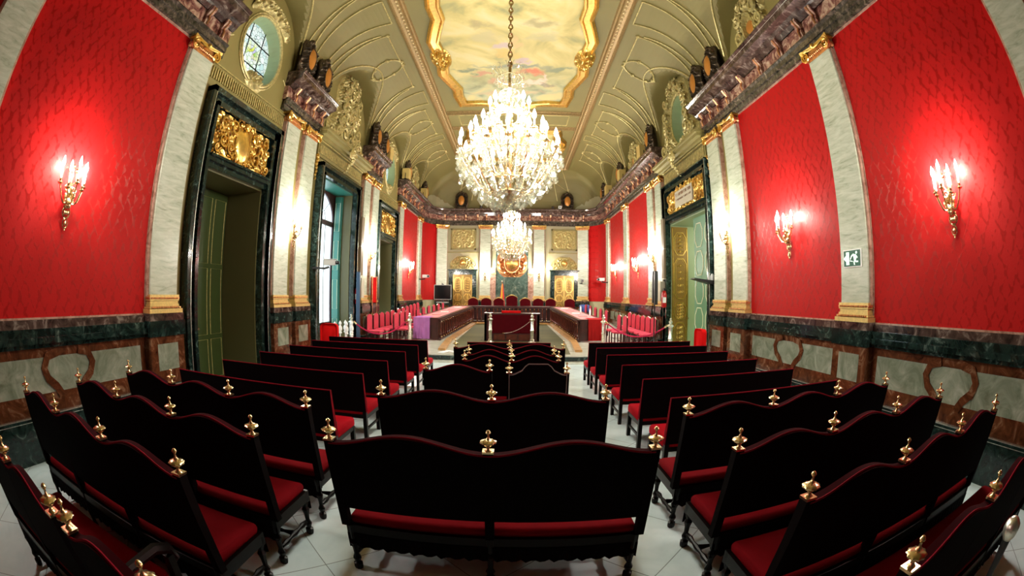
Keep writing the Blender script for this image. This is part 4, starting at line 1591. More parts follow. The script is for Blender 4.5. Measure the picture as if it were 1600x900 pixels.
def sconce(arms=5):
    """local: wall at y=0, room towards -y... d = -y ; origin at lowest tip"""
    o = empty('wall_sconce', (0, 0, 0), cat='sconce')
    D = Matrix(((1, 0, 0, 0), (0, -1, 0, 0), (0, 0, 1, 0), (0, 0, 0, 1)))
    m = mk('brass')
    m.T = D
    # hanging open medallions
    m.ball((0, .03, .0), .016, 6)
    m.tube([(.042 * cos(a * pi / 8), .03, .075 + .055 * sin(a * pi / 8)) for a in range(16)], .009, 5, closed=True)
    m.ball((0, .035, .075), .022, 6, (1, 1, 1.4))
    m.tube([(.065 * cos(a * pi / 10), .03, .20 + .062 * sin(a * pi / 10)) for a in range(20)], .011, 5, closed=True)
    for x in (-.03, 0, .03):
        m.ball((x, .035, .20), .018, 6, (1, 1, 1.8))
    m.tube([(-.06, .03, .265), (0, .045, .275), (.06, .03, .265)], .014, 5)
    # leafy body
    for i in range(26):
        a = i * 2.4
        r = .075 * sqrt((i % 9 + 1) / 9)
        m.ball((r * cos(a), .045 + .02 * (i % 3), .37 + .10 * sin(a) * (1 if i % 2 else .6)), .028, 6, (1, 1, 1.3))
    scroll(m, (-.06, .06, .47), .045, 1.3, .011, flip=1)
    scroll(m, (.06, .06, .47), .045, 1.3, .011, flip=-1)
    m.tube([(0, .05, .36), (0, .055, .6), (0, .05, .72)], [.02, .016, .01], 6)
    m.ball((0, .05, .74), .028, 7)
    m.build('backplate', o, True)
    spec = [(-.21, .10, .50), (-.12, .22, .44), (.0, .27, .50), (.12, .22, .44), (.21, .10, .50)]
    if arms == 3:
        spec = [(-.17, .12, .48), (0, .22, .46), (.17, .12, .48)]
    for (x, d, z) in spec:
        m = mk('brass')
        m.T = D
        pts = []
        for i in range(9):
            t = i / 8
            q = sin(pi * t)
            pts.append((x * t, .06 + (d - .06) * t, .36 - .09 * q + (z - .36) * t ** 2.2))
        m.tube(pts, .011, 6)
        m.lathe([(.008, -.01), (.036, 0), (.042, .012), (.03, .018), (.016, .022), (.018, .05), (.022, .055), (.014, .06)], (x, d, z), 10)
        am = m.build('arm', o, True)
        m = mk('wax')
        m.T = D
        m.lathe([(.012, .05), (.012, .185), (.009, .19)], (x, d, z), 8)
        cm = m.build('candle', am, True)
        m = mk('bulb')
        m.T = D
        flame(m, (x, d, z + .19), 1.7)
        m.build('bulb', am, True)
    for x in (-.06, .06):
        m = mk('brass')
        m.T = D
        m.tube([(0, .05, .5), (x * 1.2, .08, .56), (x, .08, .66)], .009, 5)
        m.lathe([(.006, 0), (.03, .01), (.034, .03), (.02, .045), (.012, .06)], (x, .08, .66), 9)
        m.build('upper_cup', o, True)
    return o


SP = {5: Kit(lambda: sconce(5)), 3: Kit(lambda: sconce(3))}


def put_sconce(loc, rz, lab, k=5, watts=1.0):
    s = SP[k].put(loc, rz, lab)
    dx, dy = sin(rz), -cos(rz)
    ax_, ay_ = cos(rz), sin(rz)
    sp = ((-.21, .10, .50), (0, .27, .50), (.21, .10, .50)) if k == 5 else ((-.17, .12, .48), (0, .22, .46), (.17, .12, .48))
    for (x, d, z) in sp:
        lamp('sconce_light', (loc[0] + dx * d + ax_ * x, loc[1] + dy * d + ay_ * x, loc[2] + z + .235), SCONCE_W * watts / 3, .055)
    return s


put_sconce((-4.965, 2.42, 2.56), pi / 2, 'five-branch brass sconce on the nearest left red silk wall', watts=.8)
put_sconce((4.965, 2.48, 2.56), -pi / 2, 'five-branch brass sconce on the nearest right red silk wall', watts=.8)
put_sconce((4.965, 6.2, 2.58), -pi / 2, 'brass sconce on the second right red panel, beyond the exit-sign pilaster', watts=.75)
put_sconce((-4.86, 8.47, 2.86), pi / 2, 'small brass sconce between the first pair of left pilasters', 3, .8)
put_sconce((4.86, 8.47, 2.80), -pi / 2, 'small brass sconce between the pair of right pilasters by the green door', 3, .8)
put_sconce((-4.86, 13.85, 2.80), pi / 2, 'brass sconce between the second pair of left pilasters', 3, 1.3)
put_sconce((4.86, 13.85, 2.80), -pi / 2, 'brass sconce on the pilasters beyond the right doorway', 3, 1.3)
put_sconce((4.965, 16.15, 2.58), -pi / 2, 'brass sconce on the first red panel beyond the right doorway', watts=1.7)
put_sconce((4.965, 19.9, 2.58), -pi / 2, 'brass sconce on the second red panel beyond the right doorway', watts=1.7)
put_sconce((-4.965, 19.6, 2.58), pi / 2, 'brass sconce on the far left red silk panel beside the camera bracket', watts=1.7)
put_sconce((-1.64, YB - .15, 2.66), 0, 'small brass sconce on the far wall pilaster left of the green slab', 3, 1.4)
put_sconce((1.44, YB - .15, 2.66), 0, 'small brass sconce on the far wall pilaster right of the green slab', 3, 1.4)


# ------------------------------------------------------------------ chandeliers
def drop(m, c, s):
    x, y, z = c
    r = .30 * s
    n = 5
    vs = [(x, y, z)] + [(x + r * cos(2 * pi * i / n), y + r * sin(2 * pi * i / n), z - .65 * s) for i in range(n)] + [(x, y, z - s)]
    fs = [(0, 1 + i, 1 + (i + 1) % n) for i in range(n)] + [(n + 1, 1 + (i + 1) % n, 1 + i) for i in range(n)]
    m.add(vs, fs)


def chandelier():
    o = empty('crystal_chandelier', (0, 0, 0), cat='chandelier')
    # origin at the lowest crystal, total height 2.5 m, chain above
    m = mk('brass')
    m.lathe([(.01, .12), (.05, .14), (.07, .18), (.20, .24), (.22, .28), (.10, .32), (.05, .36), (.045, .9), (.07, 1.0), (.05, 1.1), (.035, 1.3), (.05, 1.5), (.03, 1.6), (.025, 2.4), (.02, 2.52)], (0, 0, 0), 14)
    m.build('stem', o, True)
    m = mk('brass')
    for i in range(34):
        z = 2.5 + i * .10
        m.T = Matrix.Translation((0, 0, z)) @ Matrix.Rotation(pi / 2 * (i % 2), 4, 'Z')
        m.tube([(.032 * cos(a * pi / 4), 0, .065 * sin(a * pi / 4)) for a in range(8)], .014, 5, closed=True)
        m.ball((0, 0, .05), .03, 5)
        m.T = None
    m.build('chain', o)
    m = mk('gold')
    m.lathe([(.02, 3.36), (.13, 3.34), (.16, 3.38), (.05, 3.44), (.16, 3.42)][:4], (0, 0, 0), 14)
    tiers = [(16, .74, .92, .30), (12, .52, 1.18, .55), (8, .30, 1.58, .9)]
    cr = random.Random(5)
    for ti, (n, R, zt, zb) in enumerate(tiers):
        for i in range(n):
            a = 2 * pi * (i + .5 * (ti % 2)) / n
            m = mk('brass')
            pts = []
            for k in range(9):
                t = k / 8
                r = .06 + (R - .06) * t
                z = zb - .05 * sin(pi * t) * (2 if ti == 0 else 1) + (zt - zb) * t ** 2.0
                pts.append((r * cos(a), r * sin(a), z))
            m.tube(pts, .011, 5)
            c = (R * cos(a), R * sin(a), zt)
            m.lathe([(.01, -.01), (.05, .0), (.055, .012), (.02, .02), (.018, .05), (.012, .055)], c, 9)
            am = m.build('arm', o, True)
            mk('wax').lathe([(.011, .05), (.011, .14), (.008, .145)], c, 7).build('candle', am, True)
            b = mk('bulb')
            flame(b, (c[0], c[1], c[2] + .145), 2.1)
            b.build('bulb', am, True)
            # crystals hanging from each pan
            g = mk('crystal')
            for k in range(5):
                aa = 2 * pi * k / 5
                drop(g, (c[0] + .05 * cos(aa), c[1] + .05 * sin(aa), c[2] - .01), cr.uniform(.07, .11))
            drop(g, (c[0], c[1], c[2] - .05), .19)
            g.build('pendant_crystals', am)
    # curtains of drops on rings
    g = mk('crystal')
    for (R, z, n, s) in ((.76, .80, 46, .15), (.68, .66, 42, .16), (.60, .54, 38, .17), (.50, .42, 34, .17), (.38, .34, 26, .22), (.24, .27, 18, .24), (.10, .22, 9, .22),
                         (.46, 1.10, 34, .12), (.40, .95, 30, .13), (.30, 1.48, 24, .11), (.22, 1.35, 20, .12), (.17, 1.95, 16, .11), (.22, 2.22, 18, .12), (.27, 2.38, 20, .10), (.12, 1.75, 12, .12),
                         (.62, .92, 36, .12), (.70, .52, 30, .12), (.55, .70, 30, .14)):
        for i in range(int(n * .72)):
            a = 2 * pi * (i + cr.random() * .5) / int(n * .72)
            rr = R * cr.uniform(.94, 1.05)
            drop(g, (rr * cos(a), rr * sin(a), z + cr.uniform(-.02, .02)), s * cr.uniform(.85, 1.15))
    g.build('crystal_drops', o, kind='stuff')
    for (R, z) in ((.70, .80), (.50, .42), (.24, .28), (.42, 1.10), (.26, 1.48), (.20, 2.22), (.15, 1.95)):
        mk('brass').tube([(R * cos(2 * pi * i / 24), R * sin(2 * pi * i / 24), z) for i in range(24)], .009, 5, closed=True).build('hoop', o, True)
    # crown of crystal sprays
    g = mk('crystal')
    for i in range(14):
        a = 2 * pi * i / 14
        pts = [(.06 * cos(a), .06 * sin(a), 1.9)] + [((.10 + .20 * t) * cos(a), (.10 + .20 * t) * sin(a), 2.0 + .42 * sin(pi * .6 * t)) for t in (.2, .5, .8, 1.0)]
        g.tube(pts, .008, 4)
        pts = [((.24 * sin(pi * t)) * cos(a), (.24 * sin(pi * t)) * sin(a), 1.6 + .32 * t) for t in (.05, .3, .5, .7, .95)]
        g.tube(pts, .008, 4)
    g.build('crown', o)
    return o


CH = Kit(chandelier)
for (x, y, z, pw, lab) in ((0.04, 6.05, 3.10, 1.15, 'large lit crystal chandelier nearest the camera, hanging over the benches'), (-.04, 16.2, 3.16, 1.0, 'second lit crystal chandelier, hanging over the court tables')):
    CH.put((x, y, z), 0, lab)
    for ti, (n, R, zt) in enumerate(((16, .74, .92), (12, .52, 1.18), (8, .30, 1.58))):
        for i in range(0, n, 2):
            a = 2 * pi * (i + .5 * (ti % 2)) / n
            lamp('chandelier_light', (x + R * cos(a), y + R * sin(a), z + zt + .20), CH_W * pw / 18, .065)


# ------------------------------------------------------------------ finial, settees
FIN = None


def finial_mesh():
    m = mk('brass')
    m.box(-.032, .032, -.032, .032, 0, .012)
    m.lathe([(.022, .012), (.012, .022), (.010, .034), (.02, .042)], (0, 0, 0), 10)
    m.lathe([(.018, .042), (.042, .056), (.046, .064), (.038, .072), (.016, .08)], (0, 0, 0), 20, rib=.07)
    m.lathe([(.016, .08), (.007, .092), (.006, .108), (.013, .114), (.015, .121), (.010, .130), (.001, .136)], (0, 0, 0), 9)
    return m


LEG = [(.028, 0), (.034, .02), (.034, .05), (.018, .06), (.032, .10), (.018, .135), (.022, .19), (.034, .235), (.020, .26), (.030, .28), (.030, .39)]


def turned(m, x, y, z0=0, sc_=1.0):
    m.lathe([(r * sc_, h) for r, h in LEG], (x, y, z0), 8)


def settee(n, pitch, arms=False, shape='wave', top=1.045, hump=.085):
    """n humps; origin on floor under the middle of the back; sitter faces +y"""
    o = empty('velvet_settee', (0, 0, 0), cat='settee')
    W = n * pitch
    X = [-W / 2 + pitch * i for i in range(n + 1)]
    rake = -.10

    def ry(z):
        return rake * max(0, (z - .45)) / .6

    # back board: dark rear cover, red velvet front and top
    def topz(x):
        t = (x + W / 2) / pitch
        t = t - math.floor(min(t, n - 1e-6))
        if shape == 'wave':
            return top - .012 + hump * sin(pi * t) ** 2
        # stepped crest
        u = abs(t - .5) * 2
        return top - .01 + (.13 if u < .35 else .13 - .03 * (u - .35) / .1 if u < .45 else .07 * max(0, 1 - (u - .45) / .4) + .0 if u < .9 else 0)
    K = 18 * n
    z0 = .545
    vs_b, vs_f = [], []
    for i in range(K + 1):
        x = -W / 2 + W * i / K
        zt = topz(x)
        vs_b += [(x, ry(z0) - .028, z0), (x, ry(zt) - .028, zt - .01)]
        vs_f += [(x, ry(z0) + .03, z0), (x, ry(.85) + .05, .85), (x, ry(zt) + .03, zt)]
    m = mk('wineback')
    m.add(vs_b, [(2 * i, 2 * i + 2, 2 * i + 3, 2 * i + 1) for i in range(K)])
    m.build('rear_cover', o, label='black rear cover')
    m = mk('wine')
    m.add(vs_f, [(3 * i, 3 * i + 1, 3 * i + 4, 3 * i + 3) for i in range(K)] + [(3 * i + 1, 3 * i + 2, 3 * i + 5, 3 * i + 4) for i in range(K)])
    m.mat('edge').add([vs_b[2 * i + 1] for i in range(K + 1)] + [vs_f[3 * i + 2] for i in range(K + 1)], [(i, i + 1, K + 2 + i, K + 1 + i) for i in range(K)])
    m.add([vs_b[2 * i] for i in range(K + 1)] + [vs_f[3 * i] for i in range(K + 1)], [(i, i + 1, K + 2 + i, K + 1 + i) for i in range(K)])
    m.build('backrest', o, True)
    m = mk('pipe' if shape == 'wave' else 'greypipe')
    m.tube([(-W / 2 + W * i / K, ry(1.05) - .024, topz(-W / 2 + W * i / K) - .003) for i in range(K + 1)], .0065, 5)
    if shape != 'wave':
        for sg in (-1, 1):
            m.tube([(sg * W / 2, ry(.62) - .03, .62), (sg * W / 2, ry(1.03) - .03, 1.03)], .006, 5)
    m.build('piping', o, True)
    # posts with finials
    for x in X:
        m = mk('wineback')
        m.T = None
        vs = []
        for z in (0.39, .62, top):
            for sx, sy in ((-1, -1), (1, -1), (1, 1), (-1, 1)):
                vs.append((x + sx * .028, ry(z) + sy * .03, z))
        m.add(vs, [(0, 1, 2, 3)[::-1], (8, 9, 10, 11)] + [(a * 4 + i, a * 4 + (i + 1) % 4, (a + 1) * 4 + (i + 1) % 4, (a + 1) * 4 + i) for a in (0, 1) for i in range(4)])
        p = m.build('post', o)
        f = finial_mesh().build('finial', p, True) if FIN is None else None
        if f is None:
            f = bpy.data.objects.new('finial', FIN)
            COL.objects.link(f)
            f.parent = p
        else:
            globals()['FIN'] = f.data
        f.location = (x, ry(top), top)
    # seat
    m = mk('wine')
    m.rbox(-W / 2 + .02, W / 2 - .02, .0, .52, .385, .465, .035)
    m.build('seat', o, True)
    m = mk('ebony')
    m.box(-W / 2, W / 2, -.02, .02, .30, .395).box(-W / 2, W / 2, .48, .52, .30, .395)
    m.box(-W / 2, -W / 2 + .04, 0, .5, .31, .395).box(W / 2 - .04, W / 2, 0, .5, .31, .395)
    m.build('seat_rail', o)
    for yy in (-.025, .525):
        m = mk('wineback')
        k2 = int(W / .03)
        vs = []
        for i in range(k2 + 1):
            x = -W / 2 + W * i / k2
            vs += [(x, yy, .33), (x, yy + .004 * (-1) ** i, .205 + .010 * ((i * 7) % 3))]
        m.add(vs, [(2 * i, 2 * i + 2, 2 * i + 3, 2 * i + 1) for i in range(k2)])
        m.build('fringe', o)
    for x in X:
        for y in (0, .48):
            m = mk('ebony')
            turned(m, x + (.03 if x < -W / 2 + .01 else -.03 if x > W / 2 - .01 else 0), y)
            m.build('leg', o, True)
    for x in (X[0] + .03, X[-1] - .03):
        m = mk('ebony')
        m.lathe([(.014, .03), (.024, .10), (.013, .16), (.024, .24), (.013, .32), (.024, .38), (.014, .45)], (x, 0, .13), 8, 'y')
        m.build('stretcher', o, True)
    m = mk('ebony')
    prof = []
    q = int(W / .08)
    for i in range(q + 1):
        prof.append((.013 if i % 2 else .024, -W / 2 + .05 + (W - .1) * i / q))
    m.lathe(prof, (0, .24, .13), 8, 'x')
    m.build('stretcher', o, True)
    if arms:
        for sg in (-1, 1):
            m = mk('ebony')
            x = sg * (W / 2 + .0)
            m.tube([(x, ry(.75), .74), (x, .15, .76), (x, .34, .77), (x, .44, .73), (x, .47, .66), (x, .42, .64)], [.022, .026, .030, .032, .026, .018], 7)
            m.box(x - .024, x + .024, .40, .448, .42, .70)
            m.build('armrest', o, True)
    return o


KITS = {}


def put_settee(key, args, loc, lab, group=None, rz=0):
    if key not in KITS:
        KITS[key] = Kit(lambda: settee(**args))
    return KITS[key].put(loc, rz, lab, group)


put_settee('c2', dict(n=2, pitch=.95), (.03, 2.32, 0), 'double-humped dark velvet settee at the front centre, nearest the camera')
put_settee('c2', None, (-.02, 3.52, 0), 'second double-humped settee in the centre, behind the nearest one')
put_settee('c1', dict(n=1, pitch=.74), (-.49, 4.87, 0), 'single-humped velvet chair left of the stepped-back chair in the third centre row')
put_settee('c1s', dict(n=1, pitch=.68, shape='step', top=.99), (.44, 5.03, 0), 'velvet chair with a stepped crest and grey braid, right of centre')
put_settee('c2b', dict(n=2, pitch=.62), (.12, 5.64, 0), 'narrow double settee just beyond the stepped-crest chair')
put_settee('c2b', None, (.11, 6.24, 0), 'narrow double settee in the fifth centre row')
put_settee('c2c', dict(n=2, pitch=.88), (.07, 6.95, 0), 'wide double settee in the sixth centre row, before the flat centre benches')
LX, RX = (-1.40 - 3 * .8 / 2), (1.45 + 3 * .8 / 2)
for i, y in enumerate((2.86, 2.10, 1.38)):
    put_settee('s3', dict(n=3, pitch=.80), (LX, y + .06, 0), ['triple-humped settee on the left, directly behind the flat benches', 'triple-humped settee on the left, second row behind the flat benches', 'triple-humped settee on the left, third row behind the flat benches'][i])
for i, y in enumerate((2.88, 2.08, 1.36, .64)):
    put_settee('s3', None, (RX, y + .06, 0), ['triple-humped settee on the right, directly behind the flat benches', 'triple-humped settee on the right, second row behind the flat benches', 'triple-humped settee on the right, third row behind the flat benches', 'triple-humped settee in the nearest right row'][i])
put_settee('s2', dict(n=2, pitch=.75), (-2.33, .66, 0), 'dark settee at the lower left corner beside the armchair')
put_settee('a1', dict(n=1, pitch=.56, arms=True), (-1.12, .66, 0), 'velvet armchair with scrolled black arms at the bottom left')


# ------------------------------------------------------------------ flat benches
def flat_bench(W):
    o = empty('flat_back_bench', (0, 0, 0), cat='bench')
    zt, z0 = .92, .40

    def ry(z):
        return -.07 * max(0, z - .42) / .5
    m = mk('wineback')
    m.add([(-W / 2, ry(z0) - .03, z0), (W / 2, ry(z0) - .03, z0), (W / 2, ry(zt) - .03, zt - .008), (-W / 2, ry(zt) - .03, zt - .008)], [(0, 1, 2, 3)])
    m.build('rear_cover', o, label='black rear cover')
    m = mk('wine')
    vs = [(-W / 2, ry(z0) - .028, z0), (W / 2, ry(z0) - .028, z0), (W / 2, ry(zt) - .028, zt), (-W / 2, ry(zt) - .028, zt),
          (-W / 2, ry(z0) + .03, z0), (W / 2, ry(z0) + .03, z0), (W / 2, ry(zt) + .0, zt), (-W / 2, ry(zt) + .0, zt)]
    m.add(vs, [(4, 5, 6, 7), (0, 4, 7, 3), (1, 2, 6, 5), (0, 1, 5, 4)])
    m.mat('edge').add([vs[i] for i in (3, 2, 6, 7)], [(0, 1, 2, 3)])
    m.build('backrest', o)
    m = mk('pipe')
    m.tube([(-W / 2, ry(z0) - .028, z0), (-W / 2, ry(zt) - .03, zt), (W / 2, ry(zt) - .03, zt), (W / 2, ry(z0) - .028, z0)], .007, 5)
    m.build('piping', o)
    mk('seatred').rbox(-W / 2, W / 2, .0, .56, .34, .46, .04).build('seat', o, True)
    mk('ebony').box(-W / 2 + .01, W / 2 - .01, .01, .54, .30, .35).build('seat_rail', o)
    for x in (-W / 2 + .03, 0, W / 2 - .03):
        for y in (0.0, .52):
            mk('ebony').box(x - .025, x + .025, y - .025, y + .025, 0, .34 if y else .55).build('leg', o)
        mk('ebony').box(x - .012, x + .012, 0, .52, .14, .17).build('stretcher', o)
    return o


FB = Kit(lambda: flat_bench(2.32))
gy = (8.87, 7.99, 7.04, 6.0, 4.95, 3.97)
names = ('farthest', 'second from the dais', 'third from the dais', 'fourth from the dais', 'fifth from the dais', 'nearest')
for i, y in enumerate(gy):
    FB.put((-2.86, y + .04, 0), 0, '%s flat-backed red bench in the left block' % names[i], 'flat red benches in the left block')
for i, y in enumerate(gy):
    FB.put((2.86, y - .02, 0), 0, '%s flat-backed red bench in the right block' % names[i], 'flat red benches in the right block')
FC = Kit(lambda: flat_bench(1.72))
FC.put((.03, 8.82, 0), 0, 'short flat bench in the centre, nearest the dais')
FC.put((.03, 7.85, 0), 0, 'short flat bench in the centre, behind the one nearest the dais')


# ------------------------------------------------------------------ court chairs
def court_chair(mat='rosec'):
    o = empty('court_chair', (0, 0, 0), cat='chair')
    m = mk(mat)
    w_ = .245
    pts = [(-w_, .50), (w_, .50), (w_, .93), (w_ * .7, .985), (0, 1.02), (-w_ * .7, .985), (-w_, .93)]
    m.prism(pts, -.015, .03)
    m.build('backrest', o)
    m = mk('mahog')
    m.tube([(p[0] * 1.04, -.0, p[1] * 1.0 + .006) for p in pts], .014, 5, closed=True)
    m.build('back_frame', o)
    mk(mat).rbox(-.23, .23, .02, .46, .42, .50, .03).build('seat', o, True)
    for x in (-.24, .24):
        for y in (0, .43):
            m = mk('mahog')
            m.box(x - .02, x + .02, y - .02, y + .02, 0, .44 if y else .95)
            l = m.build('leg', o)
            if not y:
                q = mk('brass')
                q.lathe([(.012, 0), (.02, .015), (.02, .03), (.006, .045), (.01, .055), (.001, .065)], (x, 0, .95), 7)
                q.build('finial', l, True)
    mk('mahog').box(-.2, .2, .2, .22, .15, .18).build('stretcher', o)
    return o


CC = Kit(court_chair)
k = 0
for i in range(5):
    CC.put((-4.62, 13.22 + i * .67, zf(13.22 + i * .67)), -pi / 2, 'rose-red chair in the left wall row, number %d from the rope post' % (i + 1), 'chairs of the left wall row')
for i in range(5, 11):
    y = 13.22 + i * .67
    CC.put((-4.55, y, zf(y)), -pi / 2, 'far rose-red chair of the left wall row, seat %d from the rope post' % (i + 1), 'chairs of the left wall row')
for i in range(3):
    y = 14.5 + i * .78
    CC.put((-4.07, y, zf(y)), -pi / 2, ['rose-red chair behind the left table end, nearest the purple cloth', 'second rose-red chair behind the left table', 'third rose-red chair behind the left table'][i])
for i in range(6):
    y = 17.0 + i * .62
    CC.put((-3.85 + .10 * i, y, zf(y)), -pi / 2, 'rose-red chair, number %d in the six behind the left court table' % (i + 1), 'six chairs behind the left court table')
for i in range(6):
    y = 13.1 + i * .60
    CC.put((4.60, y, zf(y)), pi / 2, 'dark red chair against the right wall, number %d from the doorway' % (i + 1), 'chairs of the right wall row')
for i in range(2):
    CC.put((3.92, 14.2 + i * .85, zf(14.2 + i * .85)), pi / 2, ['rose-red chair behind the right table end, next to the rope post', 'second rose-red chair behind the right court table'][i])
for i in range(5):
    y = 17.0 + i * .75
    CC.put((3.85 - .09 * i, y, zf(y)), pi / 2, 'rose-red chair, number %d in the further group behind the right table' % (i + 1), 'further chairs behind the right court table')


def judge_chair(big=False):
    o = empty('judge_armchair', (0, 0, 0), cat='armchair')
    h = 1.42 if big else 1.27
    w_ = .29
    m = mk('maroon')
    n = 16
    pts = [(-w_, .52), (w_, .52), (w_, h - .22)]
    for i in range(n + 1):
        t = i / n
        x = w_ * (1 - 2 * t)
        pts.append((x, h - .20 + .13 * sin(pi * t) ** .7))
    m.prism(pts, -.03, .04)
    m.build('backrest', o)
    m = mk('goldp')
    m.tube([(p[0] * 1.05, 0, p[1] + .012) for p in pts[2:]], .020, 6)
    for i in range(6):
        m.ball((0 + (i - 2.5) * .05, 0, h - .05 + .02 * cos((i - 2.5))), .028, 6)
    m.build('crest', o, True)
    m = mk('brass')
    for sg in (-1, 1):
        for i in range(12):
            m.ball((sg * (w_ + .005), -.035, .55 + i * .05), .012, 5)
    m.build('stud_row', o)
    mk('maroon').rbox(-.29, .29, .02, .54, .42, .53, .04).build('seat', o, True)
    for sg in (-1, 1):
        m = mk('mahog')
        m.tube([(sg * .30, 0, .78), (sg * .31, .3, .78), (sg * .31, .48, .74)], .022, 6)
        m.box(sg * .31 - .02, sg * .31 + .02, .42, .46, .42, .76)
        m.build('armrest', o)
        for y in (0, .5):
            mk('mahog').box(sg * .27 - .025, sg * .27 + .025, y - .02, y + .03, 0, .46 if y else h - .25).build('leg', o)
    return o


JC = Kit(judge_chair)
jx = (-2.12, -1.42, -.76, .64, 1.32, 1.98, 3.0)
jl = ('first carved judge armchair at the left end of the bench', 'second carved judge armchair from the left', 'carved judge armchair left of the tall central one, by the flag',
      'carved judge armchair right of the tall central one', 'second carved judge armchair right of centre', 'carved judge armchair in front of the right gilded door', 'carved judge armchair set apart at the far right end')
for x, lb in zip(jx, jl):
    JC.put((x, 22.45, .5), pi, lb).scale = (.93, 1, 1)
o = judge_chair(True)
o.location = (-.07, 22.5, .5)
o.rotation_euler = (0, 0, pi)
o['label'] = 'taller central judge armchair with higher crest'


# ------------------------------------------------------------------ court tables
def table_run(name, label, a, b, za, zb, H, inner, outer_w, nb=20):
    """table arm between plan points a and b (inner edge); local x along, y outward"""
    L = math.hypot(b[0] - a[0], b[1] - a[1])
    o = empty(name, (a[0], a[1], za), label=label, cat='table')
    ux, uy = (b[0] - a[0]) / L, (b[1] - a[1]) / L
    nx_, ny_ = (-uy * inner, ux * inner)
    sl = (zb - za) / L
    T = Matrix(((ux, nx_, 0, 0), (uy, ny_, 0, 0), (sl, 0, 1, 0), (0, 0, 0, 1)))
    m = mk('mahog')
    m.T = T
    m.box(0, L, 0, outer_w, H - .05, H)
    m.box(0, L, -.03, .02, H - .10, H - .05)
    m.build('tabletop', o)
    m = mk('mahog')
    m.T = T
    m.box(0, L, .12, .15, .10, H - .05)
    m.box(0, .05, .10, outer_w - .02, .04, H - .05)
    m.box(L - .05, L, .10, outer_w - .02, .04, H - .05)
    m.build('front_panel', o)
    m = mk('mahog')
    m.T = T
    m.box(0, L, .0, .12, 0, .08)
    m.build('plinth', o)
    for i in range(nb):
        m = mk('mahogl')
        m.T = T @ Matrix.Translation((L * (i + .5) / nb, .03, 0))
        m.lathe([(.035, .08), (.035, .14), (.02, .15), (.042, .20), (.028, .24), (.026, .58), (.04, .62), (.03, .64), (.045, .68), (.035, .70), (.035, H - .08)], (0, 0, 0), 7)
        m.mat('brass')
        m.ball((0, -.04, .12), .03, 5)
        m.ball((0, -.035, H - .14), .024, 5)
        m.build('baluster', o, True)
    return o, T, L


TL_, TLT, TLL = table_run('court_table', 'dark mahogany court table along the left side, with turned balusters', (-2.58, 15.3), (-1.98, 20.9), .2, .5, .82, 1, 1.02)
TR_, TRT, TRL = table_run('court_table', 'dark mahogany court table along the right side, with turned balusters', (2.40, 15.3), (1.84, 20.9), .2, .5, .82, -1, 1.02)
table_run('judges_table', 'long mahogany judges table across the far end of the court', (-2.5, 21.2), (2.4, 21.2), .5, .5, .82, 1, .75, 24)
for Tm, par, lab, L in ((TLT, TL_, 'pink leather writing mat running along the left court table', TLL), (TRT, TR_, 'pink leather writing mat running along the right court table', TRL)):
    m = mk('pinkc')
    m.T = Matrix.Translation(par.location) @ Tm
    m.box(.12, L - .3, .14, .86, .822, .830)
    tag(m.build('writing_mat'), lab, 'desk mat')


def cloth(Tm, par, mat, w, lab, slant):
    m = mk(mat)
    m.T = Matrix.Translation(par.location) @ Tm
    n = 24
    vs = []
    for j in range(13):
        for i in range(n + 1):
            y = .40 + (w - .34) * i / n
            if j < 3:
                x, z = .45 - .24 * j, .835
            else:
                t = (j - 3) / 9
                x = -.045 - .02 * t - .025 * t * sin(i * 1.1 + slant) - .01 * t * sin(i * 2.7)
                z = .832 - (.832 - .05) * t
            vs.append((x, y, z))
    m.add(vs, [(j * (n + 1) + i, j * (n + 1) + i + 1, (j + 1) * (n + 1) + i + 1, (j + 1) * (n + 1) + i) for j in range(12) for i in range(n)])
    tag(m.build('table_cloth', smooth=True), lab, 'tablecloth')


cloth(TLT, TL_, 'lilac', .98, 'purple cloth hanging over the near end of the left court table', 0)
cloth(TRT, TR_, 'redcloth', .98, 'deep red cloth hanging over the near end of the right court table', 1)
for i, (tt, mt_) in enumerate(((TLT, TL_), (TRT, TR_))):
    for j in range(4):
        m = mk('white' if j % 2 else 'pinkc')
        m.T = Matrix.Translation(mt_.location) @ tt @ Matrix.Translation((1.1 + j * 1.15, .48, .831)) @ Matrix.Rotation(.2 * j, 4, 'Z')
        m.box(-.12, .12, -.16, .16, 0, .02)
        tag(m.build('folder'), 'flat folder lying on the %s court table, number %d from the near end' % (('left', 'right')[i], j + 1), 'folder', 'folders on the %s court table' % ('left', 'right')[i])

# lectern desk seen from behind
o = empty('lectern_desk', (.02, 15.4, .2), label='wide dark red desk facing the judges in the middle of the court', cat='desk')
mk('mahog').box(-1.0, 1.0, .0, .05, 0.02, 1.02).build('rear_panel', o)
mk('mahog').box(-1.0, -.92, .0, .55, 0, .98).box(.92, 1.0, 0, .55, 0, .98).build('side_panel', o)
mk('maroon').box(-.86, .86, -.012, 0, .30, .98).build('upholstered_panel', o)
mk('mahog').box(-1.02, 1.02, -.02, .6, .98, 1.03).build('desktop', o)
m = mk('mahogl')
for x in (-.45, 0, .45):
    m.box(x - .2, x + .2, -.014, .0, .06, .26)
m.build('lower_panel', o)
tag(mk('cushred').box(-.36, .34, 15.55, 15.85, 1.235, 1.31).build('red_folder'), 'bright red folder lying on the central desk', 'folder')


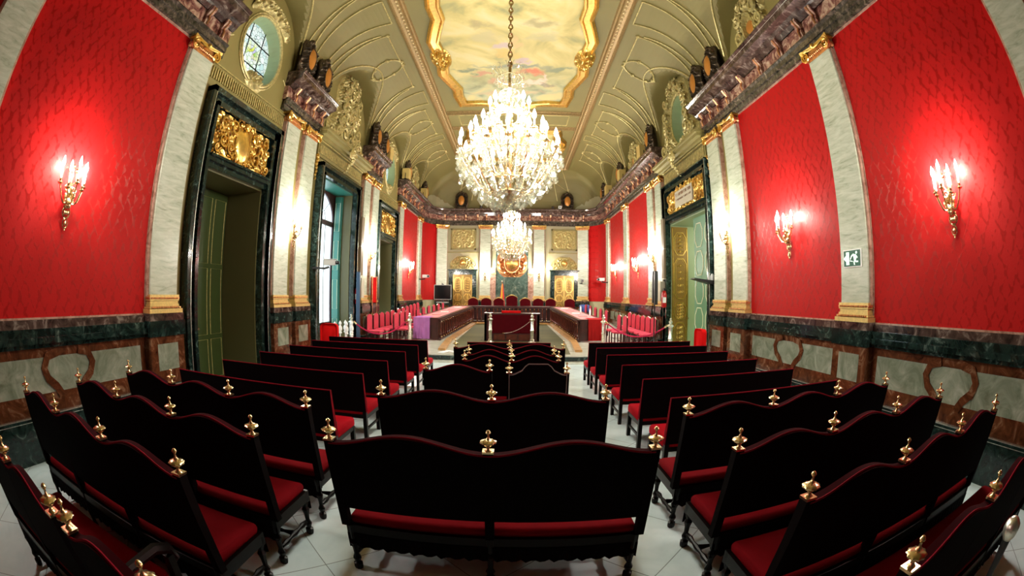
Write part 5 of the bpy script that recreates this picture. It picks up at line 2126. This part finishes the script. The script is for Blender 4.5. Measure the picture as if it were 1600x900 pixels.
# ------------------------------------------------------------------ rope posts
def rope_post():
    o = empty('rope_post', (0, 0, 0), cat='stanchion')
    m = mk('silver')
    m.lathe([(.14, 0), (.15, .02), (.10, .05), (.07, .08), (.075, .12), (.055, .14), (.06, .40), (.07, .42), (.07, .46), (.055, .48), (.058, .78), (.085, .80), (.10, .83), (.07, .86), (.04, .88)], (0, 0, 0), 12, rib=.05)
    m.build('column', o, True)
    mk('silver').lathe([(.03, .88), (.06, .92), (.06, .96), (.025, .99), (.03, 1.01), (.035, 1.03), (.012, 1.06), (.001, 1.07)], (0, 0, 0), 10).build('finial', o, True)
    mk('brass').lathe([(.05, .84), (.06, .855), (.05, .87)], (0, 0, 0), 12).build('collar', o, True)
    return o


RP = Kit(rope_post)
for x, y, lab in ((-4.76, 11.98, 'silvered rope post by the left window recess'), (-3.34, 13.7, 'silvered rope post beside the purple cloth'), (-.74, 15.0, 'ornate rope post left of the central desk'),
                  (.74, 15.0, 'ornate rope post right of the central desk'), (3.10, 14.0, 'gilt rope post beside the red cloth'), (4.76, 11.98, 'rope post at the edge of the right doorway')):
    RP.put((x, y, .2), 0, lab)


def rope(a, b, sag, mat, lab, r=.022):
    m = mk(mat)
    n = 18
    pts = []
    for i in range(n + 1):
        t = i / n
        pts.append((a[0] + (b[0] - a[0]) * t, a[1] + (b[1] - a[1]) * t, a[2] + (b[2] - a[2]) * t - sag * 4 * t * (1 - t)))
    m.tube(pts, r, 7)
    ro = m.build('barrier_rope', smooth=True)
    tag(ro, lab, 'rope')
    for e, f in ((pts[0], pts[1]), (pts[-1], pts[-2])):
        h = mk('brass')
        h.tube([e, tuple(e[k] + (f[k] - e[k]) * .8 for k in range(3))], r * 1.35, 7)
        h.build('rope_hook', ro)


rope((-4.70, 12.05, 1.04), (-3.39, 13.63, 1.04), .42, 'rope', 'crimson rope sagging between the two left rope posts')
rope((3.15, 13.93, 1.04), (4.70, 12.06, 1.04), .42, 'rope', 'dark crimson rope sagging across to the right doorway')
rope((.69, 14.96, 1.0), (-.3, 14.9, .55), .12, 'silver', 'thin silvery cord drooping from the post at the central desk', .008)

# ------------------------------------------------------------------ flag, television, small equipment
o = empty('national_flag', (-.62, 23.2, .5), label='furled red and yellow flag on a pole behind the judges', cat='flag')
mk('brass').lathe([(.13, 0), (.12, .03), (.02, .05), (.015, 2.05), (.03, 2.1), (.001, 2.2)], (0, 0, 0), 10).build('pole', o, True)
m = mk('flagr')
vs = []
for j in range(14):
    t = j / 13
    for i in range(9):
        a = 2 * pi * i / 9
        r = (.03 + .12 * t ** .8) * (1 + .25 * sin(3 * a))
        vs.append((r * cos(a) + .02, r * sin(a), 2.0 - 1.3 * t))
for j in range(13):
    for i in range(9):
        m.mat('flagy' if i in (5, 6) else 'flagr')
        m.add([vs[j * 9 + i], vs[j * 9 + (i + 1) % 9], vs[(j + 1) * 9 + (i + 1) % 9], vs[(j + 1) * 9 + i]], [(0, 1, 2, 3)])
m.build('furled_cloth', o)

o = empty('television', (-3.72, 22.2, .5), label='large black television on a stand before the far left red wall', cat='television')
mk('grey').box(-.46, .46, -.03, .05, 1.10, 1.88).build('bezel', o)
mk('screen').box(-.435, .435, -.04, -.028, 1.13, 1.85).build('screen', o)
mk('black').box(-.05, .05, .0, .06, .1, 1.15).box(-.4, .4, -.25, .25, 0.02, .08).build('stand', o)
mk('grey').box(-.3, .3, -.2, .2, .93, .97).build('shelf', o)
mk('black').box(-.06, .06, -.03, .03, 1.88, 1.92).tube([(0, 0, 1.9), (-.05, 0, 1.97)], .02, 6).build('webcam', o)

# column loudspeakers
for sx, y, lab in ((-1, 12.9, 'brown column loudspeaker on the wall beyond the tall left window'), (1, 12.78, 'grey-brown column loudspeaker beside the open gilded door')):
    o = empty('column_loudspeaker', (sx * 4.87, y, 0), label=lab, cat='loudspeaker')
    mk('tan').box(-.09, .09, -.11, .11, 2.45, 4.35).build('cabinet', o)
    mk('beige').box(-.095, .095, -.115, .115, 3.38, 3.40).box(-.095, .095, -.115, .115, 2.43, 2.46).build('trim_band', o)
# extinguishers + beige boxes
for sx, y, lab, l2 in ((-1, 12.52, 'red fire extinguisher on the wall beyond the tall left window', 'beige metal box beside the left fire extinguisher'), (1, 12.62, 'red fire extinguisher by the right doorway', 'pale box above the right fire extinguisher')):
    o = empty('fire_extinguisher', (sx * 4.76, y, 1.55), label=lab, cat='extinguisher')
    mk('extred').lathe([(.06, 0), (.085, .02), (.085, .42), (.06, .50), (.025, .53)], (0, 0, 0), 14).build('cylinder', o, True)
    mk('lead').box(-.02, .02, -.05, .05, .53, .60).tube([(0, .03, .56), (0, .12, .5), (0, .11, .15)], .012, 6).build('valve', o)
    mk('white').add([(.086 * cos(a) * 1.0, .086 * sin(a), z) for z in (.15, .32) for a in [(-2.4 + .35 * q) for q in range(5)]], [(q, q + 1, q + 6, q + 5) for q in range(4)]).build('paper_label', o)
    b = mk('beige').box(-.08, .08, -.13, .13, 0, .62).box(-.085, -.08, -.12, .12, .02, .6).box(.08, .085, -.12, .12, .02, .6)
    b = b.build('wall_box', loc=(sx * 4.78, y + .30, 1.75))
    tag(b, l2, 'box')
# display panel on stand in front of left wall
o = empty('display_stand', (-4.66, 12.32, .2), label='tall thin blue-grey display stand seen edge-on before the left pilasters', cat='stand')
mk('bluegrey').box(-.06, .06, -.03, .03, .05, 2.35).build('upright_panel', o)
mk('black').box(-.22, .22, -.05, .05, 0, .05).build('foot', o)
mk('silver').box(-.064, -.058, -.02, .02, .8, 2.0).build('edge_strip', o)
o = empty('red_banner_frame', (-4.80, 14.2, .2), label='upright frame holding a red banner behind the thin display stand', cat='banner')
mk('cushred').box(-.02, .02, -.22, .22, 1.35, 2.25).build('banner_cloth', o)
mk('copper').tube([(.03, -.24, .03), (.03, -.24, 2.28), (.03, .24, 2.28), (.03, .24, .03)], .018, 6).build('frame', o)
# microphone / lamp stand right
o = empty('tripod_stand', (4.30, 12.2, .2), label='black tripod stand with speaker bars near the right doorway', cat='stand')
mk('black').lathe([(.02, .1), (.02, 2.4)], (0, 0, 0), 8).build('pole', o)
for k in range(3):
    a = 2 * pi * k / 3 + .4
    mk('black').tube([(0, 0, .45), (.38 * cos(a), .38 * sin(a), .02)], .014, 6).build('leg', o)
mk('black').box(-.05, .05, -.16, -.06, 1.45, 2.45).build('speaker_bar', o)
mk('black').box(-.05, .05, .02, .12, 1.5, 2.45).build('speaker_bar', o)


# surveillance cameras on brackets
def cctv():
    o = empty('surveillance_camera', (0, 0, 0), cat='camera')
    mk('black').box(-.06, .06, -.10, .10, 0, .05).tube([(0, 0, .03), (0, -.22, .02), (0, -.34, .06)], .03, 6).build('bracket', o)
    mk('grey').box(-.07, .07, -.50, -.20, .10, .24).build('housing', o)
    mk('black').lathe([(.045, 0), (.05, .08), (.04, .1)], (0, -.60, .17), 10, 'y').build('lens', o, True)
    mk('grey').box(-.08, .08, -.54, -.18, .24, .255).build('sunshield', o)
    return o


KC = Kit(cctv)
KC.put((-4.80, 9.65, 2.48), pi / 2 + .35, 'black and grey surveillance camera on the marble frame of the tall left window')
KC.put((-4.85, 21.65, 2.62), pi / 2 - .4, 'white surveillance camera beside the far left sconce')
KC.put((4.85, 21.55, 2.55), -pi / 2 + .3, 'surveillance camera on the right wall pilaster near the apse')
KC.put((3.86, 24.1, 2.55), 0, 'tiny surveillance camera right of the right gilded far door')
o = empty('wall_shelf', (4.80, 9.45, 2.16), label='small dark bracket shelf with gadget on the right door frame', cat='shelf')
mk('lead').prism([(.2, 0), (-.45, .16), (-.45, .18), (.2, .12)], -.14, .14).build('board', o)
mk('grey').lathe([(.09, 0), (.09, .12), (.05, .2), (.01, .22)], (.08, .0, .12), 12).build('dome', o, True)
for x, y in ((-1.9, 23.9), (2.2, 23.9)):
    o = mk('black').lathe([(.07, 0), (.09, .06), (.06, .12), (.01, .14)], (0, 0, 0), 12).build('dome_sensor', smooth=True, loc=(x, y - .05, 6.83))
    tag(o, 'small black dome sensor on the far cornice, %s of the middle' % ('left' if x < 0 else 'right'), 'sensor')
o = empty('cornice_camera', (2.62, 23.96, 6.82), label='tiny white square camera on the far cornice beside the right golden cartouche', cat='camera')
mk('white').box(-.09, .09, -.03, .03, .02, .20).build('housing', o)
mk('black').box(-.035, .035, -.035, -.028, .08, .15).build('lens', o)

# exit sign: running man and doorway in white on green
o = empty('exit_sign', (0, 0, 0), label='green exit sign with white running figure, arrow and doorway on the right pilaster', cat='sign')
T = wallT('R', 4.42, 2.45) @ Matrix.Translation((0, .136, 0))
m = mk('white')
m.T = T
m.box(-.20, .20, 0, .02, -.125, .125)
m.build('backing', o)
m = mk('sign')
m.T = T
m.box(-.185, .185, .02, .024, -.11, .11)
m.build('green_field', o)
m = mk('signw')
m.T = T


def flatp(pts):
    m.prism(pts, .024, .027)


flatp([(.06, -.09), (.13, -.09), (.13, .09), (.06, .09)])
flatp([(.19, 0), (.13, .045), (.13, -.045)])
flatp([(-.105 + .02 * cos(a * pi / 5), .075 + .02 * sin(a * pi / 5)) for a in range(10)])
flatp([(-.09, .055), (-.03, .05), (-.045, -.02), (-.10, -.01)])
flatp([(-.05, .05), (.0, .02), (.03, -.02), (.045, -.01), (.012, .04), (-.04, .065)])
flatp([(-.09, .05), (-.13, .01), (-.12, -.005), (-.075, .03)])
flatp([(-.10, -.01), (-.07, -.01), (-.035, -.05), (-.045, -.095), (-.07, -.095), (-.06, -.055)])
flatp([(-.075, -.01), (-.045, -.02), (-.085, -.06), (-.14, -.06), (-.14, -.04), (-.095, -.04)])
flatp([(0.05, -.025), (-.02, -.04), (-.02, -.05), (.05, -.038)])
m.build('pictogram', o)

# stored items by the left window: red high-back chair, stored white rope posts
o = empty('red_highback_chair', (-4.45, 9.75, 0), label='bright red high-backed chair at the foot of the tall left window', cat='chair', )
mk('cushred').rbox(-.24, .24, -.04, .04, .5, 1.14, .10).build('backrest', o, True)
mk('cushred').rbox(-.25, .25, .02, .48, .40, .50, .04).build('seat', o, True)
for x in (-.2, .2):
    for y in (0, .44):
        mk('ebony').box(x - .02, x + .02, y - .02, y + .02, 0, .42).build('leg', o)
o = dup(o, (4.55, 9.35, 0), pi * .5, 'red high-backed chair turned sideways beside the light green door')
o.scale = (1, 1, 1)


def white_post():
    o = empty('white_rope_post', (0, 0, 0), cat='stanchion')
    mk('white').lathe([(.11, 0), (.11, .02), (.02, .04), (.018, .80), (.05, .82), (.05, .84), (.025, .87)], (0, 0, 0), 9).build('pole', o, True)
    mk('white').lathe([(.03, .86), (.055, .92), (.05, .98), (.02, 1.03), (.035, 1.06), (.04, 1.09), (.001, 1.16)], (0, 0, 0), 9, rib=.08).build('finial', o, True)
    return o


WP = Kit(white_post)
for i in range(5):
    WP.put((-4.55 + .27 * (i % 2) + .01 * i, 10.30 + .16 * i, 0), 0, 'one of five white rope posts stored together behind the farthest left bench', 'stored white rope posts')

# papers, bag, bottles
for i in range(2):
    p = mk('paper')
    p.box(-.10, .10, -.30, .30, 0, .006)
    o = p.build('paper_sheet', loc=(-1.90 + i * .31, 12.35 + .13 * i, .206))
    o.rotation_euler = (0, 0, -.35)
    tag(o, ['white sheet lying on the dais floor, left of the pair', 'white sheet lying on the dais floor, right of the pair'][i], 'paper')
o = empty('blue_bag', (3.55, 20.9, .5), label='blue bag with black straps beyond the right court table', cat='bag')
mk('blue').rbox(-.25, .25, -.2, .2, .55, .95, .10).build('bag_body', o, True)
mk('black').tube([(-.2, 0, .9), (-.12, 0, 1.15), (.12, 0, 1.15), (.2, 0, .9)], .02, 6).build('strap', o)
mk('black').box(-.22, .22, -.2, .2, 0, .56).build('trolley_base', o)
for i, (x, y) in enumerate(((2.92, 18.0), (3.10, 16.7))):
    b = mk('white').lathe([(.035, 0), (.035, .20), (.015, .25), (.015, .28)], (0, 0, 0), 10).build('water_bottle', smooth=True, loc=(x, y, 1.036 + (y - 15.3) / 5.6 * .3))
    mk('blue').lathe([(.017, .278), (.017, .295), (.001, .30)], (0, 0, 0), 8).build('cap', b)
    tag(b, ['white bottle standing farther along the right court table', 'white bottle standing nearer the red cloth on the right court table'][i], 'bottle')

# microphone close to the camera at the lower right
o = empty('microphone', (1.66, .28, .0), label='ball-headed microphone at the lower right edge of the frame', cat='microphone')
m = mk('silver')
m.lathe([(.02, -.03), (.034, -.01), (.038, .01), (.034, .03), (.02, .045), (.004, .052)], (0, 0, 1.22), 16, rib=.03)
m.build('grille', o, True)
mk('black').lathe([(.013, 1.02), (.02, 1.19)], (0, 0, 0), 10).build('handle', o, True)
mk('black').lathe([(.12, 0), (.12, .02), (.012, .03), (.012, 1.03)], (0, 0, 0), 10).build('stand', o)
